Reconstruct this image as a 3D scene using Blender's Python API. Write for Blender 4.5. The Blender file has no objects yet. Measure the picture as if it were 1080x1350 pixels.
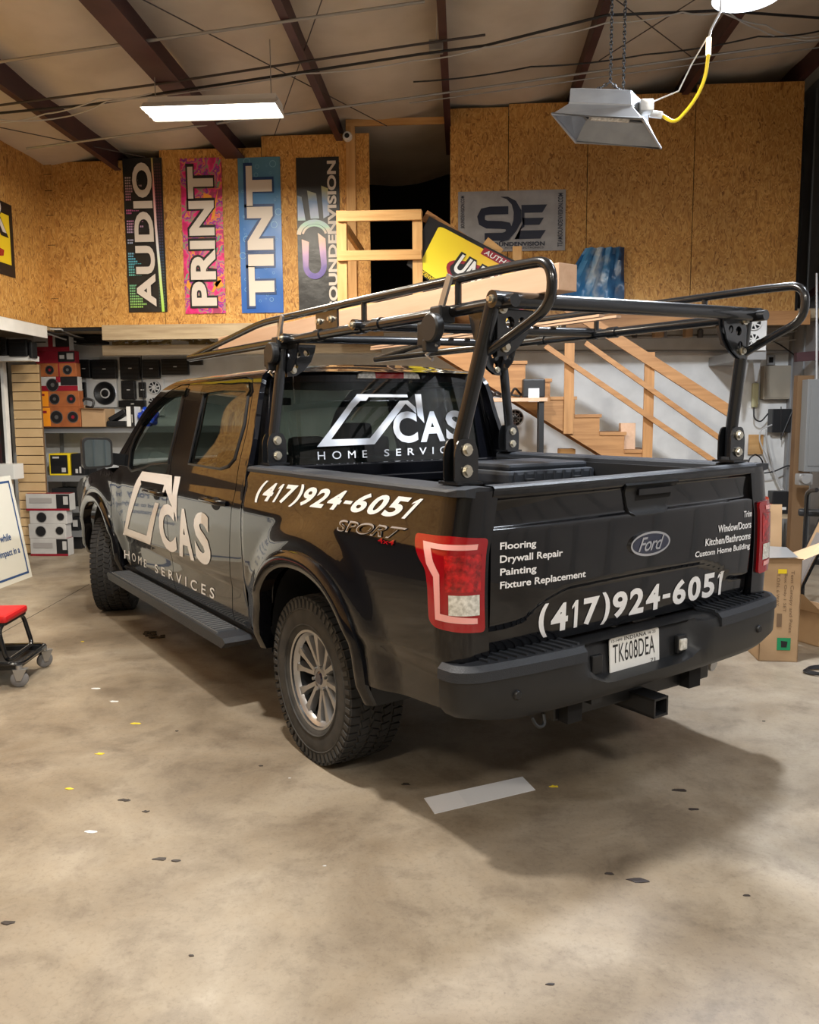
import bpy, bmesh, math, random
from mathutils import Vector, Matrix
import numpy as np
D=bpy.data
random.seed(7)
PI=math.pi
# ------------------------------------------------------------------ camera
FPX=1088.8; CH=1.6525
cam=D.cameras.new('camera'); cam_o=D.objects.new('camera',cam); bpy.context.scene.collection.objects.link(cam_o)
cam.sensor_fit='HORIZONTAL'; cam.sensor_width=36.0; cam.lens=FPX/1080*36.0; cam.clip_end=100
YAW=math.radians(3.7214); PITCH=math.radians(-6.6344); ROLL=math.radians(-0.3781)
def cam_axes():
    cy,sy=math.cos(YAW),math.sin(YAW)
    f=Vector((-sy*math.cos(PITCH),cy*math.cos(PITCH),math.sin(PITCH)))
    r=Vector((cy,sy,0)); u=r.cross(f)
    return r*math.cos(ROLL)+u*math.sin(ROLL), u*math.cos(ROLL)-r*math.sin(ROLL), f
CR,CU,CF=cam_axes(); CO=Vector((0,0,CH))
cam_o.matrix_world=Matrix(((CR.x,CU.x,-CF.x,CO.x),(CR.y,CU.y,-CF.y,CO.y),(CR.z,CU.z,-CF.z,CO.z),(0,0,0,1)))
bpy.context.scene.camera=cam_o
def ray(u,v): return CF+CR*(u-540)/FPX-CU*(v-675)/FPX
def atY(u,v,y): d=ray(u,v); return CO+d*(y/d.y)
def atX(u,v,x): d=ray(u,v); return CO+d*(x/d.x)
def atZ(u,v,z): d=ray(u,v); return CO+d*((z-CH)/d.z)
def zc(x): return 4.57+.10*(x+4.6)          # roof slope
def atC(u,v,drop):
    d=ray(u,v); t=(4.57+.10*4.6-drop-CH)/(d.z-.10*d.x); return CO+d*t
TH=math.radians(37.8); T0=Vector((0.047,4.389,0))
# ------------------------------------------------------------------ exposure, world, lamps
sc=bpy.context.scene
sc.view_settings.view_transform='Standard'; sc.view_settings.look='None'
sc.view_settings.gamma=1; sc.view_settings.use_curve_mapping=False; sc.view_settings.exposure=0.0
w=D.worlds.new('world'); sc.world=w; w.use_nodes=True
w.node_tree.nodes['Background'].inputs[0].default_value=(.75,.82,1,1); w.node_tree.nodes['Background'].inputs[1].default_value=.15
def area_light(name,loc,size,sy,power,col,rz=0,rx=0):
    l=D.lights.new(name,'AREA'); l.shape='RECTANGLE'; l.size=size; l.size_y=sy; l.energy=power; l.color=col
    o=D.objects.new(name,l); sc.collection.objects.link(o); o.location=loc; o.rotation_euler=(rx,0,rz); return o
WARM=(1,.90,.74); NEUT=(1,.95,.87); COOL=(.86,.92,1)
# fluorescent strips: (x,y,z,rot,power,colour); the first is the one in view, the second and last are added out of view as fill, the others hang behind the camera
STRIPS=[(-2.12,7.25,4.28,0,190,WARM),(-3.6,5.2,4.3,0,55,WARM),(-1.6,-1.6,4.4,0,135,WARM),(1.9,-1.4,4.6,0,170,NEUT),(3.0,3.2,4.8,0,60,COOL)]
# two compact high bay lamps over the truck bed, left and right of it
BAYS=[(-1.05,3.12,4.1,520,NEUT),(1.60,5.08,4.02,640,COOL)]
for i,(x,y,z,r,p,c) in enumerate(STRIPS): area_light('strip_lamp',(x,y,z-.075),1.12,.38,p,c,r)
for x,y,z,p,c in BAYS:
    l=D.lights.new('bay_lamp','SPOT'); l.energy=p; l.color=c; l.spot_size=math.radians(166); l.spot_blend=.25; l.shadow_soft_size=.11
    o=D.objects.new('bay_lamp',l); sc.collection.objects.link(o); o.location=(x,y,z-.13)
# ------------------------------------------------------------------ object helpers
COL=sc.collection
def link(o): COL.objects.link(o); return o
def thing(name,label=None,cat=None,loc=(0,0,0),rz=0,group=None):
    o=link(D.objects.new(name,None)); o.location=loc; o.rotation_euler=(0,0,rz); o.empty_display_size=.1
    if label: tag(o,label,cat,group)
    return o
def tag(o,label=None,cat=None,group=None,kind=None):
    if label: o['label']=label
    if cat: o['category']=cat
    if group: o['group']=group
    if kind: o['kind']=kind
    return o
def mk(name,vs,fs,mat,parent=None,smooth=False,vn=None,loc=None,rz=None):
    me=D.meshes.new(name); me.from_pydata([tuple(v) for v in vs],[],fs); me.update()
    if mat: me.materials.append(mat)
    if smooth or vn is not None:
        me.polygons.foreach_set('use_smooth',[True]*len(me.polygons))
        if vn is not None: me.normals_split_custom_set_from_vertices([tuple(n) for n in vn])
    o=link(D.objects.new(name,me))
    if parent: o.parent=parent
    if loc is not None: o.location=loc
    if rz is not None: o.rotation_euler=(0,0,rz)
    return o
class G:
    """collects shapes into one mesh"""
    def __init__(s): s.v=[]; s.f=[]; s.sm=[]; s.mi=[]; s.m=0
    def add(s,vs,fs,smooth=False):
        n=len(s.v); s.v+= [tuple(v) for v in vs]; s.f+=[tuple(i+n for i in f) for f in fs]; s.sm+=[smooth]*len(fs); s.mi+=[s.m]*len(fs); return s
    def box(s,c,d,rot=None,bev=0):
        x,y,z=[k/2 for k in d]
        if bev<=0:
            vs=[(a*x,b*y,e*z) for a in(-1,1) for b in(-1,1) for e in(-1,1)]
            fs=[(0,1,3,2),(4,6,7,5),(0,4,5,1),(2,3,7,6),(0,2,6,4),(1,5,7,3)]
        else:
            bm=bmesh.new(); bmesh.ops.create_cube(bm,size=1)
            for q in bm.verts: q.co=Vector((q.co.x*2*x,q.co.y*2*y,q.co.z*2*z))
            bmesh.ops.bevel(bm,geom=bm.edges[:],offset=min(bev,x*.9,y*.9,z*.9),segments=2,profile=.6,affect='EDGES')
            bm.verts.index_update(); vs=[q.co.copy() for q in bm.verts]; fs=[[q.index for q in f.verts] for f in bm.faces]; bm.free()
        M=rot if rot is not None else Matrix.Identity(3)
        return s.add([M@Vector(q)+Vector(c) for q in vs],fs)
    def b2(s,a,b,bev=0):
        return s.box([(p+q)/2 for p,q in zip(a,b)],[abs(p-q) for p,q in zip(a,b)],bev=bev)
    def bar(s,p,q,w,h,up=(0,0,1)):
        p,q=Vector(p),Vector(q); t=(q-p).normalized(); u=Vector(up); r=t.cross(u)
        if r.length<1e-4: r=t.cross(Vector((1,0,0)))
        r.normalize(); u=r.cross(t)
        vs=[c+r*a*w/2+u*b*h/2 for c in(p,q) for a,b in((-1,-1),(1,-1),(1,1),(-1,1))]
        return s.add(vs,[(3,2,1,0),(4,5,6,7),(0,1,5,4),(1,2,6,5),(2,3,7,6),(3,0,4,7)])
    def tube(s,path,r,n=12,caps=True,closed=False):
        P=[Vector(p) for p in path]; m=len(P); R=r if isinstance(r,(list,tuple)) else [r]*m
        T=[]
        for i in range(m):
            if closed: t=P[(i+1)%m]-P[i-1]
            else: t=P[min(i+1,m-1)]-P[max(i-1,0)]
            T.append(t.normalized())
        a=Vector((0,0,1)) if abs(T[0].z)<.9 else Vector((1,0,0))
        nn=T[0].cross(a).normalized(); vs=[]
        for i in range(m):
            nn=(nn-T[i]*nn.dot(T[i])).normalized(); b=T[i].cross(nn)
            for k in range(n):
                an=2*PI*k/n; vs.append(P[i]+(nn*math.cos(an)+b*math.sin(an))*R[i])
        fs=[]
        for i in range(m if closed else m-1):
            j=(i+1)%m
            for k in range(n):
                l=(k+1)%n; fs.append((i*n+k,i*n+l,j*n+l,j*n+k))
        s.add(vs,fs,True)
        if caps and not closed:
            s.add(vs[:n],[tuple(range(n))[::-1]]); s.add(vs[-n:],[tuple(range(n))])
        return s
    def cyl(s,p,q,r,n=16,r2=None): return s.tube([p,q],[r,r if r2 is None else r2],n)
    def lathe(s,prof,c=(0,0,0),axis='z',n=32,close=False):
        # prof: (radius, height)
        vs=[];m=len(prof)
        for k in range(n):
            a=2*PI*k/n; ca,sa=math.cos(a),math.sin(a)
            for r,h in prof:
                p=(r*ca,r*sa,h) if axis=='z' else ((h,r*ca,r*sa) if axis=='x' else (r*sa,h,r*ca))
                vs.append((p[0]+c[0],p[1]+c[1],p[2]+c[2]))
        fs=[]
        for k in range(n):
            l=(k+1)%n
            for i in range(m if close else m-1):
                j=(i+1)%m; fs.append((k*m+i,l*m+i,l*m+j,k*m+j))
        return s.add(vs,fs,True)
    def prism(s,poly,h,M=None,smooth=False):
        # poly 2D in local xy, extruded z 0..h ; M 4x4
        bm=bmesh.new(); vb=[bm.verts.new((x,y,0)) for x,y in poly]; f=bm.faces.new(vb)
        r=bmesh.ops.extrude_face_region(bm,geom=[f]); 
        for q in r['geom']:
            if isinstance(q,bmesh.types.BMVert): q.co.z+=h
        bmesh.ops.recalc_face_normals(bm,faces=bm.faces[:]); bm.verts.index_update()
        M=M or Matrix.Identity(4)
        s.add([M@q.co for q in bm.verts],[[q.index for q in f.verts] for f in bm.faces],smooth); bm.free(); return s
    def quad(s,a,b,c,d): return s.add([a,b,c,d],[(0,1,2,3)])
    def build(s,name,mat,parent=None,loc=None,rz=None,auto=None,fix=True):
        me=D.meshes.new(name); me.from_pydata(s.v,[],s.f)
        mats=mat if isinstance(mat,(list,tuple)) else [mat]
        for m in mats: me.materials.append(m)
        me.polygons.foreach_set('use_smooth',s.sm)
        if any(s.sm): me.update(); me.set_sharp_from_angle(angle=math.radians(38))
        me.polygons.foreach_set('material_index',s.mi); me.update()
        if fix:
            bm=bmesh.new(); bm.from_mesh(me); bmesh.ops.recalc_face_normals(bm,faces=bm.faces[:]); bm.to_mesh(me); bm.free()
        o=link(D.objects.new(name,me))
        if parent: o.parent=parent
        if loc is not None: o.location=loc
        if rz is not None: o.rotation_euler=(0,0,rz)
        return o
def fillet(pts,r,seg=6,closed=False):
    P=[Vector(p) for p in pts]; out=[]; n=len(P)
    for i in range(n):
        if not closed and i in(0,n-1): out.append(P[i]); continue
        a,b,c=P[i-1],P[i],P[(i+1)%n]; rr=r[i] if isinstance(r,(list,tuple)) else r
        d1,d2=(a-b),(c-b); k=min(rr,d1.length*.49,d2.length*.49)
        p,q=b+d1.normalized()*k,b+d2.normalized()*k
        for j in range(seg+1):
            t=j/seg; out.append(p*(1-t)**2+b*2*t*(1-t)+q*t*t)
    return out
def fil2(pts,r,seg=4): return [(p.x,p.y) for p in fillet([(x,y,0) for x,y in pts],r,seg,True)]
# ------------------------------------------------------------------ materials
def mat(name,col,rough=.5,metal=0,coat=0,spec=.5,emit=None,estr=0,trans=0,alpha=1,bump=None,vary=None,scale=8,ior=None,coatr=.03):
    m=D.materials.new(name); m.use_nodes=True; nt=m.node_tree; b=nt.nodes['Principled BSDF']; L=nt.links.new
    b.inputs['Base Color'].default_value=(*col,1); b.inputs['Roughness'].default_value=rough; b.inputs['Metallic'].default_value=metal
    b.inputs['Coat Weight'].default_value=coat; b.inputs['Coat Roughness'].default_value=coatr; b.inputs['Specular IOR Level'].default_value=spec
    b.inputs['Transmission Weight'].default_value=trans; b.inputs['Alpha'].default_value=alpha
    if ior: b.inputs['IOR'].default_value=ior
    if emit: b.inputs['Emission Color'].default_value=(*emit,1); b.inputs['Emission Strength'].default_value=estr
    if vary or bump:
        tc=nt.nodes.new('ShaderNodeTexCoord'); nz=nt.nodes.new('ShaderNodeTexNoise'); nz.inputs['Scale'].default_value=scale; nz.inputs['Detail'].default_value=5
        L(tc.outputs['Object'],nz.inputs['Vector'])
        if vary:
            mx=nt.nodes.new('ShaderNodeMix'); mx.data_type='RGBA'; rp=nt.nodes.new('ShaderNodeMapRange'); rp.inputs[1].default_value=.35; rp.inputs[2].default_value=.65
            L(nz.outputs[0],rp.inputs[0]); L(rp.outputs[0],mx.inputs[0]); mx.inputs[6].default_value=(*col,1); mx.inputs[7].default_value=(*vary,1); L(mx.outputs[2],b.inputs['Base Color'])
        if bump:
            bp=nt.nodes.new('ShaderNodeBump'); bp.inputs['Strength'].default_value=bump; bp.inputs['Distance'].default_value=.01; L(nz.outputs[0],bp.inputs['Height']); L(bp.outputs[0],b.inputs['Normal'])
    return m
def nodes(name,rough=.6,spec=.5):
    m=D.materials.new(name); m.use_nodes=True; nt=m.node_tree; b=nt.nodes['Principled BSDF']; b.inputs['Roughness'].default_value=rough; b.inputs['Specular IOR Level'].default_value=spec
    return m,nt,b,nt.nodes.new,nt.links.new
def ramp(nt,stops,inter='LINEAR'):
    r=nt.nodes.new('ShaderNodeValToRGB'); cr=r.color_ramp; cr.interpolation=inter
    while len(cr.elements)<len(stops): cr.elements.new(.5)
    for e,(p,c) in zip(cr.elements,stops): e.position=p; e.color=(*c,1)
    return r
def osb_mat(name,tint=1.0,c=((.27,.115,.028),(.46,.215,.050),(.60,.31,.075),(.70,.41,.13))):
    m,nt,b,N,L=nodes(name,.62)
    tc=N('ShaderNodeTexCoord'); mp=N('ShaderNodeMapping'); mp.inputs['Scale'].default_value=(1,1,.45); L(tc.outputs['Object'],mp.inputs[0])
    n0=N('ShaderNodeTexNoise'); n0.inputs['Scale'].default_value=9; L(mp.outputs[0],n0.inputs['Vector'])
    ad=N('ShaderNodeMixRGB'); ad.blend_type='LINEAR_LIGHT'; ad.inputs[0].default_value=.10; L(mp.outputs[0],ad.inputs[1]); L(n0.outputs['Color'],ad.inputs[2])
    v=N('ShaderNodeTexVoronoi'); v.inputs['Scale'].default_value=70; v.inputs['Randomness'].default_value=1; L(ad.outputs[0],v.inputs['Vector'])
    sp=N('ShaderNodeSeparateColor'); L(v.outputs['Color'],sp.inputs[0])
    r=ramp(nt,[(0,c[0]),(.12,c[1]),(.6,c[2]),(1,c[3])]); L(sp.outputs[0],r.inputs[0])
    n1=N('ShaderNodeTexNoise'); n1.inputs['Scale'].default_value=1.1; n1.inputs['Detail'].default_value=3; L(tc.outputs['Object'],n1.inputs['Vector'])
    mr=N('ShaderNodeMapRange'); mr.inputs[1].default_value=.3; mr.inputs[2].default_value=.7; mr.inputs[3].default_value=.78*tint; mr.inputs[4].default_value=1.08*tint; L(n1.outputs[0],mr.inputs[0])
    mu=N('ShaderNodeVectorMath'); mu.operation='SCALE'; L(r.outputs[0],mu.inputs[0]); L(mr.outputs[0],mu.inputs['Scale']); L(mu.outputs[0],b.inputs['Base Color'])
    bp=N('ShaderNodeBump'); bp.inputs['Strength'].default_value=.25; bp.inputs['Distance'].default_value=.004; L(sp.outputs[1],bp.inputs['Height']); L(bp.outputs[0],b.inputs['Normal'])
    return m
def wood_mat(name,c1,c2,axis=0,rough=.6,sc_=1.0):
    m,nt,b,N,L=nodes(name,rough)
    tc=N('ShaderNodeTexCoord'); mp=N('ShaderNodeMapping'); s=[22*sc_,22*sc_,22*sc_]; s[axis]=1.6*sc_; mp.inputs['Scale'].default_value=s; L(tc.outputs['Object'],mp.inputs[0])
    n=N('ShaderNodeTexNoise'); n.inputs['Scale'].default_value=1; n.inputs['Detail'].default_value=6; n.inputs['Roughness'].default_value=.6; L(mp.outputs[0],n.inputs['Vector'])
    r=ramp(nt,[(.3,c1),(.7,c2)]); L(n.outputs[0],r.inputs[0]); L(r.outputs[0],b.inputs['Base Color'])
    return m
def grad_mat(name,stops,axis='z',lo=0,hi=1,rough=.35,noise=None):
    # colour by object coordinate between lo and hi (print on a banner)
    m,nt,b,N,L=nodes(name,rough); tc=N('ShaderNodeTexCoord'); sx=N('ShaderNodeSeparateXYZ'); L(tc.outputs['Object'],sx.inputs[0])
    mr=N('ShaderNodeMapRange'); mr.inputs[1].default_value=lo; mr.inputs[2].default_value=hi; L(sx.outputs['XYZ'.index(axis.upper())],mr.inputs[0])
    r=ramp(nt,stops); out=mr.outputs[0]
    if noise:
        n=N('ShaderNodeTexNoise'); n.inputs['Scale'].default_value=noise[0]; n.inputs['Detail'].default_value=noise[2] if len(noise)>2 else 2; L(tc.outputs['Object'],n.inputs['Vector'])
        ma=N('ShaderNodeMath'); ma.operation='MULTIPLY_ADD'; L(n.outputs[0],ma.inputs[0]); ma.inputs[1].default_value=noise[1]; L(out,ma.inputs[2])
        mb=N('ShaderNodeMath'); mb.operation='SUBTRACT'; L(ma.outputs[0],mb.inputs[0]); mb.inputs[1].default_value=noise[1]/2; out=mb.outputs[0]
    L(out,r.inputs[0]); L(r.outputs[0],b.inputs['Base Color']); return m
def floor_mat():
    m,nt,b,N,L=nodes('sealed_concrete',.4,.4); tc=N('ShaderNodeTexCoord'); P=tc.outputs['Object']
    def noise(s,d=6,r=.55,dist=0):
        n=N('ShaderNodeTexNoise'); n.inputs['Scale'].default_value=s; n.inputs['Detail'].default_value=d; n.inputs['Roughness'].default_value=r; n.inputs['Distortion'].default_value=dist; L(P,n.inputs['Vector']); return n.outputs[0]
    r=ramp(nt,[(.28,(.165,.130,.092)),(.43,(.245,.198,.144)),(.56,(.325,.272,.205)),(.75,(.43,.375,.30))]); L(noise(1.15,8,.62,.5),r.inputs[0])
    r2=ramp(nt,[(.32,(.62,.60,.60)),(.5,(1,1,1)),(.8,(1.12,1.08,1.02))]); L(noise(4.5,8,.7,.3),r2.inputs[0])
    m1=N('ShaderNodeMix'); m1.data_type='RGBA'; m1.blend_type='MULTIPLY'; m1.inputs[0].default_value=.75; L(r.outputs[0],m1.inputs[6]); L(r2.outputs[0],m1.inputs[7])
    r3=ramp(nt,[(.36,(.55,.53,.52)),(.47,(1,1,1))]); L(noise(55,4,.7),r3.inputs[0])
    m2=N('ShaderNodeMix'); m2.data_type='RGBA'; m2.blend_type='MULTIPLY'; m2.inputs[0].default_value=.3; L(m1.outputs[2],m2.inputs[6]); L(r3.outputs[0],m2.inputs[7])
    # sparse dark specks and hairline crazing
    v=N('ShaderNodeTexVoronoi'); v.inputs['Scale'].default_value=7; L(P,v.inputs['Vector'])
    r4=ramp(nt,[(.0,(.25,.22,.2)),(.035,(1,1,1))]); L(v.outputs['Distance'],r4.inputs[0])
    m3=N('ShaderNodeMix'); m3.data_type='RGBA'; m3.blend_type='MULTIPLY'; m3.inputs[0].default_value=.6; L(m2.outputs[2],m3.inputs[6]); L(r4.outputs[0],m3.inputs[7])
    v2=N('ShaderNodeTexVoronoi'); v2.feature='DISTANCE_TO_EDGE'; v2.inputs['Scale'].default_value=26
    wn=N('ShaderNodeTexNoise'); wn.inputs['Scale'].default_value=9; L(P,wn.inputs['Vector']); wa=N('ShaderNodeMixRGB'); wa.blend_type='LINEAR_LIGHT'; wa.inputs[0].default_value=.06; L(P,wa.inputs[1]); L(wn.outputs['Color'],wa.inputs[2]); L(wa.outputs[0],v2.inputs['Vector'])
    r5=ramp(nt,[(.0,(.62,.58,.55)),(.03,(1,1,1))]); L(v2.outputs[0],r5.inputs[0])
    m4=N('ShaderNodeMix'); m4.data_type='RGBA'; m4.blend_type='MULTIPLY'; m4.inputs[0].default_value=.16; L(m3.outputs[2],m4.inputs[6]); L(r5.outputs[0],m4.inputs[7])
    L(m4.outputs[2],b.inputs['Base Color'])
    rr=N('ShaderNodeMapRange'); rr.inputs[1].default_value=.3; rr.inputs[2].default_value=.7; rr.inputs[3].default_value=.30; rr.inputs[4].default_value=.55; L(noise(2.2,5),rr.inputs[0]); L(rr.outputs[0],b.inputs['Roughness'])
    bp=N('ShaderNodeBump'); bp.inputs['Strength'].default_value=.12; bp.inputs['Distance'].default_value=.004; L(noise(30,6,.6),bp.inputs['Height']); L(bp.outputs[0],b.inputs['Normal'])
    return m
M={}
M['paint']=mat('gloss_black_paint',(.0035,.0038,.0055),.25,coat=1,spec=.12)
M['paint_dirty']=M['paint']
M['black_plastic']=mat('black_plastic',(.012,.013,.015),.42)
M['grain_plastic']=mat('grained_black_plastic',(.022,.026,.034),.5,bump=.25,scale=220)
M['rubber']=mat('tyre_rubber',(.028,.027,.026),.78,vary=(.05,.047,.043),scale=14)
M['tread']=mat('tyre_tread',(.016,.016,.017),.8)
M['powder']=mat('black_powder_coat',(.009,.010,.012),.24,coat=.4)
M['dark']=mat('dark_void',(.006,.006,.007),.9)
M['rim']=mat('machined_alloy',(.50,.50,.51),.32,metal=.8)
M['rim_dark']=mat('dark_grey_alloy',(.05,.052,.056),.4,metal=.8)
M['chrome']=mat('chrome',(.75,.76,.78),.12,metal=1)
M['zinc']=mat('zinc_steel',(.62,.58,.48),.35,metal=.9)
M['steel']=mat('brushed_steel',(.45,.46,.48),.38,metal=.9)
M['white_vinyl']=mat('white_vinyl',(.93,.94,.96),.4)
M['white_glass_vinyl']=mat('white_window_vinyl',(.66,.70,.76),.35)
M['red_lens']=mat('red_lens',(.34,.003,.008),.12,coat=1)
M['red_deep']=mat('faceted_red_lens',(.62,.008,.012),.12,coat=1,vary=(.20,.002,.004),scale=45,bump=.6)
M['pink_lens']=mat('pale_pink_light_guide',(.95,.42,.40),.2,coat=1)
M['clear_lens']=mat('clear_lens',(.90,.89,.84),.12,coat=1,vary=(.50,.49,.44),scale=60)
M['blue_oval']=mat('dark_blue_enamel',(.006,.012,.045),.2,coat=1)
M['white']=mat('white_paint',(.86,.86,.84),.6,vary=(.76,.76,.74),scale=5,bump=.1)
M['white2']=mat('white_gloss',(.78,.78,.76),.35)
M['grey_metal']=mat('grey_shelf_steel',(.30,.31,.32),.45,metal=.4)
M['mirror']=mat('mirror_glass',(.30,.38,.42),.02,metal=1)
M['seat']=mat('black_leather',(.02,.02,.022),.55)
def glass(name,tint,a):
    m=D.materials.new(name); m.use_nodes=True; nt=m.node_tree; b=nt.nodes['Principled BSDF']; out=nt.nodes['Material Output']
    b.inputs['Base Color'].default_value=(.002,.003,.003,1); b.inputs['Roughness'].default_value=.02; b.inputs['Specular IOR Level'].default_value=.5; b.inputs['Coat Weight'].default_value=.6; b.inputs['Coat Roughness'].default_value=.01
    t=nt.nodes.new('ShaderNodeBsdfTransparent'); t.inputs[0].default_value=(*tint,1)
    mx=nt.nodes.new('ShaderNodeMixShader'); mx.inputs[0].default_value=a; nt.links.new(t.outputs[0],mx.inputs[1]); nt.links.new(b.outputs[0],mx.inputs[2]); nt.links.new(mx.outputs[0],out.inputs[0]); return m
M['glass']=glass('tinted_rear_glass',(.35,.42,.40),.62)
M['glass_front']=glass('front_door_glass',(.6,.68,.64),.45)
M['osb']=osb_mat('osb_board')
M['stair_pine']=wood_mat('stair_pine',(.30,.135,.045),(.50,.26,.10),0)
M['stair_pine_z']=wood_mat('stair_pine_upright',(.34,.155,.05),(.54,.28,.105),2)
M['pine']=wood_mat('pine_lumber',(.52,.27,.085),(.74,.45,.19),0)  # lighter than stair_pine; on the upper railing its light is put into the colour
M['pine_z']=wood_mat('pine_lumber_upright',(.52,.27,.085),(.74,.45,.19),2)
M['pale']=wood_mat('pale_lumber',(.58,.36,.23),(.68,.46,.31),1)
M['step']=mat('running_board_grey',(.17,.18,.195),.4,metal=.4)
M['badge']=mat('badge_silver',(.42,.42,.44),.35,metal=.4)
M['grey_wood']=wood_mat('weathered_lumber',(.32,.24,.15),(.52,.42,.28),0)
M['purlin']=mat('red_oxide_steel',(.050,.018,.022),.5,vary=(.085,.032,.034),scale=3)
M['vinyl_roof']=mat('roof_insulation_vinyl',(.70,.63,.54),.55,vary=(.60,.535,.45),scale=2.2,bump=.8)
M['conduit']=mat('conduit_grey',(.36,.36,.36),.4,metal=.5)
M['cable_black']=mat('black_cable',(.01,.01,.012),.5)
M['cable_white']=mat('white_cable',(.55,.55,.55),.5)
M['yellow']=mat('yellow_plastic',(.85,.62,.02),.4)
M['card']=mat('corrugated_cardboard',(.46,.30,.165),.8,vary=(.40,.255,.135),scale=6)
M['card_in']=mat('cardboard_inside',(.58,.40,.235),.8)
M['floor']=floor_mat()
# ------------------------------------------------------------------ surface and lettering helpers
def snorm(S,a,b,e=.004):
    p0,p1,q0,q1=Vector(S(a-e,b)),Vector(S(a+e,b)),Vector(S(a,b-e)),Vector(S(a,b+e))
    n=(p1-p0).cross(q1-q0); return n.normalized() if n.length>0 else Vector((0,0,1))
def fill2d(outline,holes,da,db):
    bm=bmesh.new(); es=[]
    for lp in [outline]+list(holes):
        vs=[bm.verts.new((a,b,0)) for a,b in lp]; es+=[bm.edges.new((vs[i],vs[(i+1)%len(vs)])) for i in range(len(vs))]
    bmesh.ops.triangle_fill(bm,use_beauty=True,use_dissolve=False,edges=es)
    xs=[v.co.x for v in bm.verts]; ys=[v.co.y for v in bm.verts]
    def cuts(lo,hi,d,ax):
        k=math.floor(lo/d)+1
        while k*d<hi-1e-5:
            co=(k*d,0,0) if ax==0 else (0,k*d,0); no=(1,0,0) if ax==0 else (0,1,0)
            bmesh.ops.bisect_plane(bm,geom=bm.verts[:]+bm.edges[:]+bm.faces[:],plane_co=co,plane_no=no,dist=1e-6); k+=1
    if da: cuts(min(xs),max(xs),da,0)
    if db: cuts(min(ys),max(ys),db,1)
    return bm
def panel(name,S,outline,holes=(),parent=None,m=None,da=.05,db=.03,th=.02,off=0,norm=True,outdir=None):
    """sheet cut from the analytic surface S(a,b), with edges folded th deep"""
    bm=fill2d(outline,holes,da,db); bm.verts.index_update()
    SO=(lambda a,b:S(a,b,off)) if off else S
    vs=[];vn=[];par=[(v.co.x,v.co.y) for v in bm.verts]
    c=Vector((0,.5,1.0)) if outdir is None else None
    for a,b in par:
        p=Vector(SO(a,b)); n=snorm(SO,a,b)
        ref=outdir if outdir is not None else (p-c)
        if n.dot(ref)<0: n=-n
        vs.append(p); vn.append(n)
    fs=[]
    for f in bm.faces:
        ix=[v.index for v in f.verts]; fn=(vs[ix[1]]-vs[ix[0]]).cross(vs[ix[2]]-vs[ix[0]])
        if fn.dot(vn[ix[0]])<0: ix=ix[::-1]
        fs.append(tuple(ix))
    if th:
        nb=len(vs)
        for e in bm.edges:
            if len(e.link_faces)==1:
                i,j=e.verts[0].index,e.verts[1].index; k=len(vs)
                vs+=[vs[i],vs[j],vs[j]-vn[j]*th,vs[i]-vn[i]*th]; vn+=[Vector((0,0,0))]*4; fs.append((k,k+1,k+2,k+3))
    bm.free()
    return mk(name,vs,fs,m,parent,True,vn if norm else None)
def mir(S): return lambda a,b,off=0: (lambda p:(-p[0]+0,p[1],p[2]+.028*(-p[0])))(S(a,b,off))
def S_right(a,z,off=0): return S_side(a,z,off,1)
_tc={}
def text2d(s,bold=.012,space=1.0,shear=0):
    k=(s,bold,space,shear)
    if k not in _tc:
        cu=D.curves.new('t','FONT'); cu.body=s; cu.offset=bold; cu.space_character=space; cu.shear=shear; cu.resolution_u=4; cu.fill_mode='FRONT'
        ob=D.objects.new('t',cu); COL.objects.link(ob); dg=bpy.context.evaluated_depsgraph_get(); dg.update()
        me=D.meshes.new_from_object(ob.evaluated_get(dg)); 
        P=[(v.co.x,v.co.y) for v in me.vertices]; F=[tuple(p.vertices) for p in me.polygons]
        D.objects.remove(ob); D.curves.remove(cu); D.meshes.remove(me)
        x0=min(p[0] for p in P);x1=max(p[0] for p in P);y0=min(p[1] for p in P);y1=max(p[1] for p in P)
        _tc[k]=([((x-x0)/(x1-x0),(y-y0)/(y1-y0)) for x,y in P],F,(x1-x0)/(y1-y0))
    return _tc[k]
def bil(c,u,v): # c: TL TR BR BL
    a=[c[3][i]*(1-u)*(1-v)+c[2][i]*u*(1-v)+c[1][i]*u*v+c[0][i]*(1-u)*v for i in (0,1)]; return a
def _one():
    P=[(.0,.80),(.0,.70),(.42,.80),(.42,0),(1,0),(1,1),(.55,1)]
    return P,[tuple(range(7))]
def phone(S,c,m,parent,shear=0):
    # number set digit by digit so that the ones carry their flag
    s='(417)924-6051'; wd={'(':.55,')':.55,'1':.62,'-':.62}; ww=[wd.get(ch,1.0) for ch in s]; gap=.16; tot=sum(ww)+gap*(len(s)-1); x=0
    for ch,w_ in zip(s,ww):
        u0,u1=x/tot,(x+w_)/tot; x+=w_+gap
        v0,v1=(0,1) if ch in '()' else ((.40,.54) if ch=='-' else (.10,.93))
        e=shear*.5*(v1-v0)
        cc=[bil(c,u0+e*.08,v1),bil(c,u1+e*.08,v1),bil(c,u1-e*.08,v0),bil(c,u0-e*.08,v0)]
        if ch=='1':
            bm=bmesh.new(); bm.faces.new([bm.verts.new((*bil(cc,.12+p*.58,q),0)) for p,q in _one()[0]]); decal_bm('lettering',bm,S,m,parent,.003,.05)
        elif ch=='-':
            bm=bmesh.new(); bm.faces.new([bm.verts.new((*bil(cc,p,q),0)) for p,q in ((.05,0),(.95,0),(.95,1),(.05,1))]); decal_bm('lettering',bm,S,m,parent,.003,.05)
        else: decal_text('lettering',ch,S,cc,m,parent,.003,.035)
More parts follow.
